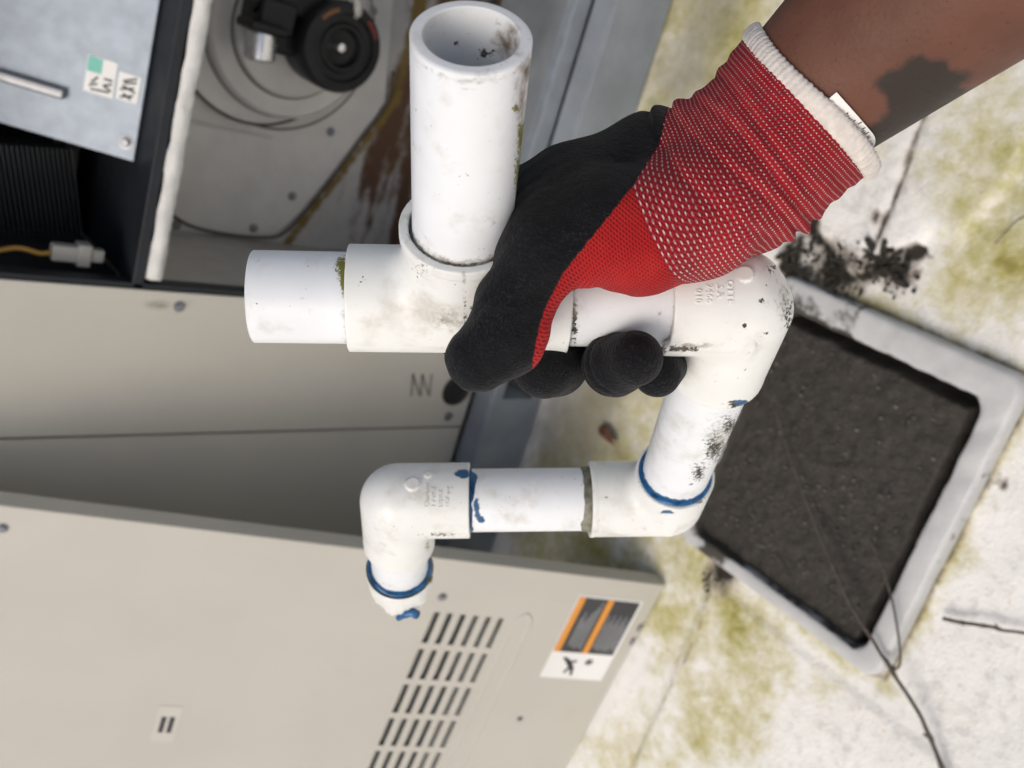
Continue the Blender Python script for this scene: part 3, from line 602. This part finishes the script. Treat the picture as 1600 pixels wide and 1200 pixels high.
# warning sticker
ws_ = MB().box((.034, -.0006, .021), (.198, -.0002, .131)).obj('warning_sticker', m_paper, panel)
MB().box((.037, -.0010, .025), (.144, -.0007, .119)).obj('dark_print', m_sdark, ws_)
for a, b in ((.1195, .1295), (.0705, .0805)): MB().box((.037, -.0016, a), (.144, -.0011, b)).obj('orange_bar', m_orange, ws_)
mb = MB()
for j in range(26):
    z = .028 + j*.0034
    if .068 < z < .083 or z > .112: continue
    a = .074 + .010*math.sin(j*2.1) - (.022 if 12 < j < 20 else 0); mb.box((a, -.0013, z), (.140 - .012*rng.random(), -.00105, z+.0012))
mb.obj('fine_print', m_sline, ws_)
pic = [((.160,.098),(.178,.083)), ((.166,.092),(.160,.082)), ((.160,.098),(.156,.106)), ((.172,.088),(.186,.094)), ((.178,.083),(.190,.080))]
mb = MB()
for (a, b), wd in zip(pic, (.004, .0022, .0025, .002, .0022)):
    a = np.array(a); b = np.array(b); d = nrm(b-a); p = np.array((-d[1], d[0]))*wd; q = [a-p, b-p, b+p, a+p]
    mb.add([(x, -.0013, z) for x, z in q] + [(x, -.0009, z) for x, z in q], [(0,1,2,3), (7,6,5,4), (0,4,5,1), (1,5,6,2), (2,6,7,3), (3,7,4,0)])
for i in range(8):
    t = 2*math.pi*i/8; a = np.array((.161, .060)); b = a + .0075*np.array((math.cos(t), math.sin(t))); d = nrm(b-a); p = np.array((-d[1], d[0]))*.0012; q = [a-p, b-p, b, a+p]
    mb.add([(x, -.0013 - .00001*i, z) for x, z in q] + [(x, -.0009, z) for x, z in q], [(0,1,2,3), (7,6,5,4), (0,4,5,1), (1,5,6,2), (2,6,7,3), (3,7,4,0)])
mb.obj('hazard_pictogram', m_ink, ws_)
m_lab = plain('pale beige decal', (.50, .485, .435), .4, 0, .03)
dl = MB().box((.296, -.0006, .636), (.365, -.0002, .666)).obj('small_decal', m_lab, panel)
mb = MB(); 
for z in (.642, .653): mb.box((.316, -.0010, z), (.346, -.0007, z+.0065))
mb.obj('decal_print', m_ink, dl)

# ------------------------------------------------------------------ pvc trap held in the hand (mm, view frame)
T = np.array((-19.6, -31., 341.)); d1 = nrm((1, .008, .075)); C1 = T + d1*105.5
C2 = np.array((82., 61., 495.)); d2 = nrm(C2 - C1); C3 = np.array((-60.4, 62., 492.)); d23 = nrm(C3 - C2); d3 = nrm((-.085, .60, .80)); db = nrm((.078, -.572, -.816))
RP, RF = 16.7, 20.0
trap = held_root('pvc_drain_trap', T); tag(trap, 'white pvc condensate trap of tee, elbows and pipe gripped by the gloved hand', 'pipe trap')
def pmask(P, spec):
    """spec: (x, y, rx, ry, amount) in picture-sized units on the near side of the part"""
    q = img(P); r = np.full(len(P), -.35)
    for x, y, rx, ry, am in spec: r = np.maximum(r, am*(1.35 - np.hypot((q[:,0]-x)/rx, (q[:,1]-y)/ry)) - .15)
    return np.clip(r, -.35, 1.2)
def pattrs(P, S): return {k: pmask(P, S.get(k, ())) for k in ('grime', 'mould', 'algae', 'stain', 'blue')}
def fitting(name, fn, lo, hi, S, h=.62):
    V, F = surface_nets(fn, lo, hi, h); return held(name, V, F, T, m_fit, trap, pattrs(V, S))
def bb(*ps): a = np.array(ps); return a.min(0) - 24, a.max(0) + 24
def sock(p, c, d, l, ri=17.25): return cyl(p, c, d, l - 7, l + 4, ri)
def tee(p):
    x = smin(cyl(p, T, d1, -39.7, 39.7, RF-.4), cyl(p, T, db, 0, 37.2, RF+.4), 7.0)
    x = np.minimum(x, cyl(p, T, db, 33.8, 38, RF+1.1))
    for d, l in ((d1, 39.7), (-d1, 39.7)): x = np.maximum(x, -sock(p, T, d, l))
    return np.maximum(x, -np.minimum(sock(p, T, db, 38, 17.9), cyl(p, T, db, 5, 34, 15)))
tf = fitting('tee_fitting', tee, *bb(T - d1*40, T + d1*40, T + db*38), dict(mould=[(660,420,30,40,.55), (745,480,14,10,.9), (700,490,45,25,.45), (726,500,5,70,.75), (570,435,16,10,.6), (640,345,12,40,.5)], grime=[(700,500,60,35,.7), (640,360,20,70,.55), (725,440,9,120,.6)], blue=[(752,476,14,9,.95)], stain=[(722,520,26,30,.4)]))
def elbow(C, da, la, dc, lc, boss=None, flat=0, extra=None):
    da, dc = nrm(da), nrm(dc); bis = nrm(-(da + dc))
    def fn(p):
        x = smin(cyl(p, C, da, -1, la, RF), cyl(p, C, dc, -1, lc, RF), 5.0)
        x = np.minimum(x, np.linalg.norm(p - np.array(C, np.float32), axis=1) - RF)
        if flat: x = smax(x, (p - np.array(C, np.float32)) @ bis.astype(np.float32) - (RF - flat), 6.)
        x = np.minimum(x, cyl(p, C, dc, lc-2.5, lc, RF+.25))
        if boss is not None: x = np.minimum(x, cyl(p, C, boss, 0, RF+1.0, 3.3))
        if extra: x = smin(x, extra(p), 1.2)
        x = np.maximum(x, -sock(p, C, da, la)); return np.maximum(x, -sock(p, C, dc, lc))
    return fn
ra = nrm((0, .86, -.5))
lipf = lambda p: cone(p, C1 - d1*29 + ra*19.2, C1 - d1*6 + ra*19.2, 2.0, 2.0)
e1 = fitting('elbow_fitting', elbow(C1, -d1, 29.6, d2, 44, nrm((-2.7, -9, -18)), .8, lipf), *bb(C1 - d1*30, C1, C1 + d2*44),
    dict(mould=[(1205,420,22,22,.6), (1232,500,14,70,.72), (1215,600,20,60,.8), (1190,470,9,9,.95), (1163,508,6,6,1.0), (1197,522,14,12,.7), (1065,545,45,7,1.0), (1150,632,24,10,.95)], grime=[(1225,470,30,110,.6), (1080,540,70,10,.75)], blue=[(1158,629,16,7,.95)]))
e2 = fitting('elbow_fitting', elbow(C2, -d2, 30, d23, 41), *bb(C2, C2 - d2*30, C2 + d23*41), dict(mould=[(1090,775,22,26,.7), (1040,800,26,8,.6), (1000,760,40,30,.4)], grime=[(925,780,12,70,.5)], blue=[(1060,770,10,16,.75), (1042,800,22,5,.8)]))
b3 = nrm((0, -10.8, -17))
e3 = fitting('elbow_fitting', elbow(C3, -d23, 38, d3, 46, None, 0, lambda p: np.minimum(cyl(p, C3 - d23*9.5, b3, 0, RF+.9, 3.6), cyl(p, C3 - d23*17, nrm((0, -15, -13)), 0, RF+.6, 2.0))), *bb(C3, C3 - d23*38, C3 + d3*46), dict(mould=[(690,835,50,5,.75)], grime=[(668,850,10,30,.6)], blue=[(722,740,17,11,1.0)], algae=[(668,855,9,14,.6)]))
def pipe(name, p0, d, l, S, r=RP, ri=13.2, bands=(), gr=()):
    k = max(6, int(l/.9)); prof = [(0, ri), (0, r-.5), (.5, r)] + [(.5 + (l-1)*i/k, r) for i in range(1, k)] + [(l-.5, r), (l-.1, r-.4), (l, r-1.0), (l, ri+.3), (l-.3, ri)] + [(l - .3 - (l-.6)*i/60, ri) for i in range(1, 61)]
    v, f = lathe(p0, d, prof, 120); A_ = pattrs(v, S); sx_ = (v - p0) @ nrm(d)
    for s_, wd, am, ph in bands: A_['blue'] = np.maximum(A_['blue'], am - np.abs(sx_ - s_)/wd - .35*(fbm(v, .09, 3, ph) - .3))
    for s_, wd, am in gr: A_['grime'] = np.maximum(A_['grime'], am - np.abs(sx_ - s_)/wd); A_['mould'] = np.maximum(A_['mould'], am*.75 - np.abs(sx_ - s_)/(wd*.35))
    return held(name, v, f, T, m_pipe, trap, A_, auto=40)
up = pipe('upright_pipe', T + db*28, db, 82.5, dict(stain=[(825,110,22,30,.95), (815,150,18,60,.7), (792,70,30,30,1.0), (800,50,20,20,.8), (745,115,30,10,.5)], algae=[(815,215,12,50,.85), (812,280,12,70,.95), (806,170,10,14,.8)], grime=[(820,210,26,130,.7), (720,105,80,14,.4), (806,370,12,40,.6)], mould=[(713,68,7,7,1.2), (731,54,4,4,1.2), (757,84,30,14,.75), (760,360,30,30,.35)]), gr=[(9.5, 7, .8), (80, 9, .5)])
sp = pipe('stub_pipe', T - d1*30, -d1, 44, dict(algae=[(538,432,9,40,1.1), (534,415,16,24,.9)], grime=[(530,420,18,44,.6), (470,470,60,60,.35)]), gr=[(9.5, 4, .75)])
pipe('run_pipe', T + d1*31, d1, 52, dict(mould=[(898,500,7,60,.95)], grime=[(900,500,12,60,.5), (1030,500,8,50,.6)]), ri=13, gr=[(9, 3.5, .8), (46, 3.5, .7)])
lg = pipe('leg_pipe', C1 + d2*36, d2, 120, dict(mould=[(1140,665,26,30,.78), (1115,700,26,36,.82), (1092,738,20,26,.8)], grime=[(1125,690,40,70,.72)], blue=[(1080,757,14,10,.55)]), bands=[(np.linalg.norm(C2-C1) - 31 - 36 - 1, 7, .85, 3)])
cp = pipe('cross_pipe', C2 + d23*33, d23, nrm(1) * (np.linalg.norm(C3-C2) - 33 - 31), dict(mould=[(914,780,9,80,.5)], blue=[(745,795,10,36,.75), (752,812,10,10,.9), (742,760,8,60,.5), (803,790,6,6,.5)]))
tl = pipe('tail_pipe', C3 + d3*40, d3, 46, {}, bands=[(39, 6, .85, 8)])
# grey-green dried cement collar at the cross pipe
def ring(name, c, d, r0, r1, wd, m, parent, seed=0, rag=.5, n=160):
    a, u, w_ = frame(d); v = []; k = 10
    for i in range(n):
        t = 2*math.pi*i/n; q = np.array([[math.cos(t)*3, math.sin(t)*3]]); s0 = (fbm(q, .5, 3, seed)[0]-.5)*wd*rag*3; s1 = (fbm(q, .5, 3, seed+9)[0]-.5)*wd*rag*2
        rr = (r1-r0)*(.9 + .2*vnoise(q, .6, seed+5)[0])
        for j in range(k):
            x = j/(k-1); v.append(c + a*((x-.5)*wd + s0*(1-x) + s1*x) + (r0 + rr*math.sqrt(max(0, 1-(2*x-1)**2)))*(math.cos(t)*u + math.sin(t)*w_))
    f = [(i*k+j, i*k+j+1, ((i+1) % n)*k+j+1, ((i+1) % n)*k+j) for i in range(n) for j in range(k-1)]
    return held(name, v, f, T, m, parent)
m_cement = plain('grey green dried cement', (.15, .145, .11), .5, 0, .5, 200, .5, 500, .0008)
ring('primer_ring', C2 - d2*30.6, d2, 16.6, 18.7, 2.3, m_primer, lg, 1, .6)
ring('cement_ring', C2 + d23*43.2, d23, 16.5, 17.3, 5.5, m_cement, cp, 5, .35)
ring('primer_ring', C3 - d23*39.3, d23, 16.5, 17.0, 2.6, m_primer, cp, 7, .9)
ring('primer_ring', C3 + d3*80, d3, 16.6, 18.9, 2.6, m_primer, tl, 11, .5)
# broken coupling at the tail, ragged lower rim
a, u, w_ = frame(d3); n_ = 96; v = []; rows = 14
for j in range(rows + 5):
    for i in range(n_):
        t = 2*math.pi*i/n_; q = np.array([[math.cos(t)*2, math.sin(t)*2]]); L = 117 + (vnoise(q, 1.3, 3)[0]-.5)*20 + (vnoise(q, 4, 4)[0]-.5)*6
        side_ = -(math.cos(t)*u + math.sin(t)*w_)[2]
        if j <= rows: s_ = 80.5 + (L-80.5)*j/rows; r = 20.2 + (fbm(np.array([[math.cos(t)*2, math.sin(t)*2, j*.25]]), 1.3, 3, 6)[0]-.5)*2.2*min(1, j/2) - (5.2*(j/rows)**2)*(.7 + .8*vnoise(q, 1.2, 8)[0]) + (.35 if j == rows-1 else 0)
        else: s_ = L - (L-80.5)*(j-rows)/5; r = 15.2
        v.append(C3 + d3*s_ + r*(math.cos(t)*u + math.sin(t)*w_))
f = [(j*n_+i, j*n_+(i+1) % n_, (j+1)*n_+(i+1) % n_, (j+1)*n_+i) for j in range(rows+4) for i in range(n_)]
f += [(i, (i+1) % n_, (rows+4)*n_+(i+1) % n_, (rows+4)*n_+i)[::-1] for i in range(n_)]
v = np.array(v); bc = held('broken_coupling', v, f, T, m_fit, trap, pattrs(v, dict(algae=[(674,905,8,16,.8)], grime=[(672,900,10,26,.6)])), auto=50)
v, f = tube(catmull([at(622,966,577), at(632,961,574), at(643,957,572), at(652,961,574)], 6), [2.0]*7 + [2.6]*6 + [2.9]*6, 8); held('primer_drip', v, f, T, m_primer, bc)
# embossed lettering
def emboss(lines, C, d, x0, s0, sgn, size, parent, up_d):
    """text wrapped on a barrel of axis d; sgn=+1 reads down with tops towards +d"""
    bx = nrm(np.array(up_d) - d*(np.array(up_d)@d)); by = np.cross(d, bx); by = by if by[1] > 0 else -by
    for i, (t, off) in enumerate(lines):
        cu = bpy.data.curves.new('embossed_lettering', 'FONT'); cu.body = t; cu.size = size; cu.extrude = .32; cu.resolution_u = 2; cu.space_character = 1.06
        ob = bpy.data.objects.new('tmp', cu); COL.objects.link(ob); bpy.context.view_layer.update()
        me = bpy.data.meshes.new_from_object(ob); bpy.data.objects.remove(ob); v = np.empty(len(me.vertices)*3, np.float32); me.vertices.foreach_get('co', v); v = v.reshape(-1, 3)
        axl = x0 + sgn*(v[:,1] - i*size*1.15); ph = (s0 + sgn*(v[:,0] + off))/RF; rr = RF + .10 + v[:,2]
        W = C + axl[:,None]*d + rr[:,None]*(np.cos(ph)[:,None]*bx + np.sin(ph)[:,None]*by)
        held('embossed_lettering', W, [tuple(p.vertices) for p in me.polygons], T, m_fit, parent, pattrs(W, {}), smooth=False); bpy.data.meshes.remove(me)
emboss([('OTTE', 0), ('.S.A', 1.2), ('2466', 1.6), ('010', 3.4)], C1, d1, -11.0, -6.6, 1, 3.3, e1, (0, 0, -1))
emboss([('Charlotte', 0), ('1 PVC-I', 0), ('D2466', 0), ('NSF-pw', 0)], C3, -d23, 17.5, 1.0, -1, 3.0, e3, (0, 0, -1))

# ------------------------------------------------------------------ person: forearm, glove
HC = at(1268, 158, 335); ah = nrm((.68, -.62, -.40)); aa = nrm((.60, -.50, -.62))
AC = at(1262, 150, 335)
person = held_root('person', HC); tag(person, 'brown forearm with blackish tattoo, wearing a red and black glove that grips the white pipe', 'person')
# forearm and upper arm as one tapered surface
path = catmull([AC - aa*45, AC - aa*15, AC + aa*15, AC + aa*55, AC + aa*100, AC + aa*160, AC + aa*225, AC + aa*262 + (10, 14, -14), AC + aa*262 + (26, 70, -110), AC + aa*262 + (36, 110, -260)], 26)
sarc = np.concatenate([[0], np.cumsum(np.linalg.norm(np.diff(path, axis=0), axis=1))]) - 45
rad = np.interp(sarc, [-45, -10, 0, 40, 100, 160, 230, 280, 340, 440], [27, 28, 28.5, 34, 43, 47, 45, 46, 50, 54])
rad[0] = 20; n_ = 150; Tn = np.gradient(path, axis=0); Tn /= np.linalg.norm(Tn, axis=1)[:, None]; u = frame(Tn[0])[1]; v = []
for i in range(len(path)):
    u = nrm(u - Tn[i]*(u@Tn[i])); w_ = np.cross(Tn[i], u)
    for j in range(n_):
        t = 2*math.pi*j/n_; v.append(path[i] + rad[i]*(math.cos(t)*u + math.sin(t)*w_))
v = np.array(v); m_ = len(path); f = [(i*n_+j, i*n_+(j+1) % n_, (i+1)*n_+(j+1) % n_, (i+1)*n_+j) for i in range(m_-1) for j in range(n_)] + [tuple(range(n_-1, -1, -1)), tuple((m_-1)*n_+j for j in range(n_))]
q = img(v); ctr = np.repeat(path, n_, 0)
tat = [(1330,212), (1372,190), (1388,172), (1384,152), (1366,130), (1385,112), (1410,104), (1422,90), (1440,86), (1455,94), (1470,94), (1480,98), (1482,108), (1500,112), (1518,112), (1512,126), (1500,134), (1516,142), (1522,154), (1508,156), (1526,170), (1500,196), (1470,228), (1420,262), (1330,290)]
ink = poly_sd(q, tat); near_ = ((v - ctr)*(-nrm(v.mean(0)))).sum(1); ink = np.where((v[:,2] < ctr[:,2] + 8) & (sarc.repeat(n_) > 2), ink, -30)
arm = held('forearm', v, f, HC, m_skin, person, dict(ink=np.clip(ink, -30, 30)))
# glove distance field
def K(*a): return at(*a)
wr0, wr1 = HC - ah*1, K(1165, 262, 336)
prims = [ # front mass: heel of hand, thumb
    (wr0, wr1, 33.5, 29.5, 0), (wr1, K(1085, 330, 322), 29, 23, 6), (K(1085, 330, 322), K(1000, 360, 311), 23, 20.5, 6), (K(1000, 360, 311), K(950, 352, 306), 20.5, 17, 6), (K(995, 372, 308), K(918, 388, 303), 18, 13, 4),
    (wr1, K(1030, 272, 338), 29, 22, 6), (K(1030, 272, 338), K(900, 318, 328), 22, 20, 6), (K(900, 318, 328), K(835, 335, 330), 20, 18, 6),
    (K(940, 335, 310), K(850, 392, 301), 16, 13.4, 4), (K(880, 330, 318), K(850, 380, 306), 16, 15, 6), (K(850, 392, 301), K(800, 486, 303), 13.6, 12.0, 4), (K(800, 486, 303), K(792, 528, 304), 12.0, 12.3, 4), (K(792, 528, 304), K(746, 562, 306), 12.3, 10.8, 4),
    # back of the hand behind the pipe and four fingers
    (K(1110, 300, 350), K(905, 330, 372), 22, 15, 9), (K(1110, 300, 352), K(1040, 380, 386), 22, 13, 9), (K(905, 330, 350), K(845, 335, 368), 18, 14, 8)]
fing = [[K(845, 335, 374), K(775, 430, 388), K(730, 505, 386), K(723, 528, 374)], [K(905, 345, 386), K(872, 470, 398), K(866, 550, 384), K(866, 566, 362), K(850, 574, 347)],
        [K(980, 365, 388), K(975, 470, 398), K(970, 552, 380), K(960, 570, 338), K(992, 560, 326)], [K(1045, 385, 386), K(1050, 480, 396), K(1040, 560, 382), K(1027, 583, 352)]]
frad = [[13, 11.5, 10.5, 10], [13.5, 13, 13.2, 13, 11.8], [13, 12.4, 11.6, 11.2, 9.9], [12, 11.5, 10.6, 9.2]]
e1v = nrm(np.cross(ah, (0, 0, 1))); e1v = e1v if e1v[1] > 0 else -e1v; e2v = np.cross(ah, e1v); e2v = e2v if e2v[2] < 0 else -e2v
def glove(p):
    p = np.asarray(p, np.float32); x = None
    for a, b, r0, r1, k in prims:
        c = cone(p, a, b, r0, r1); x = c if x is None else smin(x, c, k)
    q = p - HC.astype(np.float32); vv = q @ ah.astype(np.float32); th = np.arctan2(q @ e1v.astype(np.float32), q @ e2v.astype(np.float32))
    env = sstep(vv, -62, -44)*sstep(-vv, 3, 10)
    wv = np.zeros(len(p), np.float32)
    for v0, am, sl, ph in ((-33, 1.9, 1.8, .3), (-26, 1.5, 2.2, 1.1), (-18, 1.0, 1.5, 2.0), (-41, 1.1, 2.0, -.4), (-10, .7, 1.2, .8)):
        z = vv - v0 - sl*np.sin(1.7*th + ph) - 1.4*np.sin(3.1*th + 2*ph); am2 = am*(.35 + .65*np.sin(1.1*th + ph)**2)
        wv += am2*(np.exp(-(z/1.5)**2) - .75*np.exp(-((z-3.0)/1.6)**2))
    x = x + env*wv*1.15 - env*.15*np.sin(vv*.35)
    x = x + .8*np.exp(-((p - K(872, 430, 296).astype(np.float32))**2).sum(1)/60)
    bl = sstep(-vv, 60, 80)
    x = x + bl*(.45*np.sin(p[:,0]*.22 + 1.3*np.sin(p[:,1]*.13)) * np.sin(p[:,1]*.19 + p[:,2]*.11) + .22*np.sin(p[:,0]*.51 + p[:,1]*.37)*np.sin(p[:,1]*.47 - p[:,2]*.33))
    # cut flat behind the hem and hollow for the wrist
    x = np.maximum(x, vv - .5); x = np.maximum(x, -cyl(p, HC, ah, -14, 5, 31.5))
    for F_, r_ in zip(fing, frad):
        c = None
        for i in range(len(F_)-1):
            s_ = cone(p, F_[i], F_[i+1], r_[i], r_[i+1]); c = s_ if c is None else smin(c, s_, 3)
        dl__ = nrm(F_[-1] - F_[-2]).astype(np.float32)
        for o_, am in ((F_[-2] - dl__*3, .8), (F_[-2] + dl__*2.5, .45)): c = c + am*np.exp(-(((p - o_.astype(np.float32)) @ dl__ + .8*np.sin(p[:,0]*.5))/.9)**2)
        x = smin(x, c, 2.0)
    return x
allp = np.array([q for F_ in fing for q in F_] + [p_ for a in prims for p_ in a[:2]])
V, F = surface_nets(glove, allp.min(0) - 37, allp.max(0) + 37, .8, 3)
def rowv(q): v0 = q @ ah; return v0 + .34*sstep(-v0, 5, 60)*(q @ e1v)
kst = rowv((K(1020, 375, 290) - HC)[None])[0]
q = V - HC; kv0 = q @ ah; kv = rowv(q)*(-65.4/kst); th = np.arctan2(q @ e1v, q @ e2v); ku = th*31.
px = img(V)
line = [(1060,120), (1041,176), (1030,225), (990,288), (945,345), (905,394), (880,425), (866,452), (852,480), (842,510), (832,562)]
dl_ = np.full(len(V), 1e9); 
for a, b in zip(line[:-1], line[1:]): dl_ = np.minimum(dl_, seg_dist(px, a, b))
lx = np.interp(px[:,1], [p_[1] for p_ in line], [p_[0] for p_ in line]); coat = np.where(px[:,0] < lx, dl_, -dl_)
coat = np.where((px[:,1] > 505) & (px[:,0] > 900) | (px[:,1] > 470) & (V[:,2] > 318) | (V[:,2] > 345) & (kv0 < -66), np.maximum(np.abs(coat), 8), coat)
gl = held('glove', V, F, HC, m_glove, person, dict(ku=ku, kv=kv, coat=np.clip(coat, -20, 20)))
tag(gl, 'red knit glove with white flecks and black coated palm and fingers')
# hem: stitched rolled edge round the wrist
v = []; n_ = 720; k = 12
for i in range(n_):
    t = 2*math.pi*i/n_; rib = .30*math.sin(t*95) + .18*math.sin(t*47+1) + .5*math.sin(t*3); Rr = 33.6 + .8*math.sin(2*t+.5)
    c = HC + Rr*(math.cos(t)*e2v + math.sin(t)*e1v) + ah*(.8*math.sin(3*t)); o_ = math.cos(t)*e2v + math.sin(t)*e1v
    for j in range(k):
        s_ = 2*math.pi*j/k; v.append(c + (1.9 + .25*rib)*math.cos(s_)*o_ + (3.7 + .5*rib)*math.sin(s_)*ah)
f = [(i*k+j, ((i+1) % n_)*k+j, ((i+1) % n_)*k+(j+1) % k, i*k+(j+1) % k) for i in range(n_) for j in range(k)]
held('cuff_hem', v, f, HC, m_hem, gl)
# care tag tucked between hem and wrist
def tag_pt(ph, s_, lift=0):
    o_ = math.cos(ph)*e2v + math.sin(ph)*e1v; t = np.linspace(20, 48, 300)[:, None]; Q = HC + ah*s_ + t*o_ - AC; L = Q @ aa
    d = np.linalg.norm(Q - L[:, None]*aa, axis=1) - np.interp(L, [-45, -10, 0, 40, 100], [27, 28, 28.5, 34, 43]); i = int(np.argmin(np.abs(d - 1.3)))
    return HC + ah*s_ + (t[i, 0] + lift)*o_
phs = np.linspace(math.radians(6), math.radians(72), 28); v = []; hs_ = []
for i, ph in enumerate(phs):
    x = i/27; hg = 7.0*(1 - .85*max(0, (x-.55)/.45)**2) ; hs_.append(hg)
    for s_ in np.linspace(-5, hg, 7): v.append(tag_pt(ph, s_))
for i, ph in enumerate(phs):
    for s_ in np.linspace(-5, hs_[i], 7): v.append(tag_pt(ph, s_, -.5))
f = [(i*7+j, (i+1)*7+j, (i+1)*7+j+1, i*7+j+1) for i in range(27) for j in range(6)]; o_ = 28*7; f += [tuple(x + o_ for x in q_[::-1]) for q_ in f]
tg = held('care_tag', v, f, HC, m_tag, gl)
v = []; f = []
for li in range(26):
    x0_ = .20 + li*.026; x1_ = x0_ + .012; r_ = 0
    if li % 9 == 8: continue
    s0_ = .3
    while s0_ < hs_[min(27, int(x0_*27))] - 1.2 - 1.5*rng.random():
        ln = rng.uniform(.6, 1.7); n0 = len(v)
        for xx in (x0_, x1_):
            for ss in (s0_, s0_ + ln): v.append(tag_pt(phs[0] + (phs[-1]-phs[0])*xx, ss, .12))
        f.append((n0, n0+2, n0+3, n0+1)); s0_ += ln + .45
held('tag_print', v, f, HC, m_ink, tg, smooth=False)
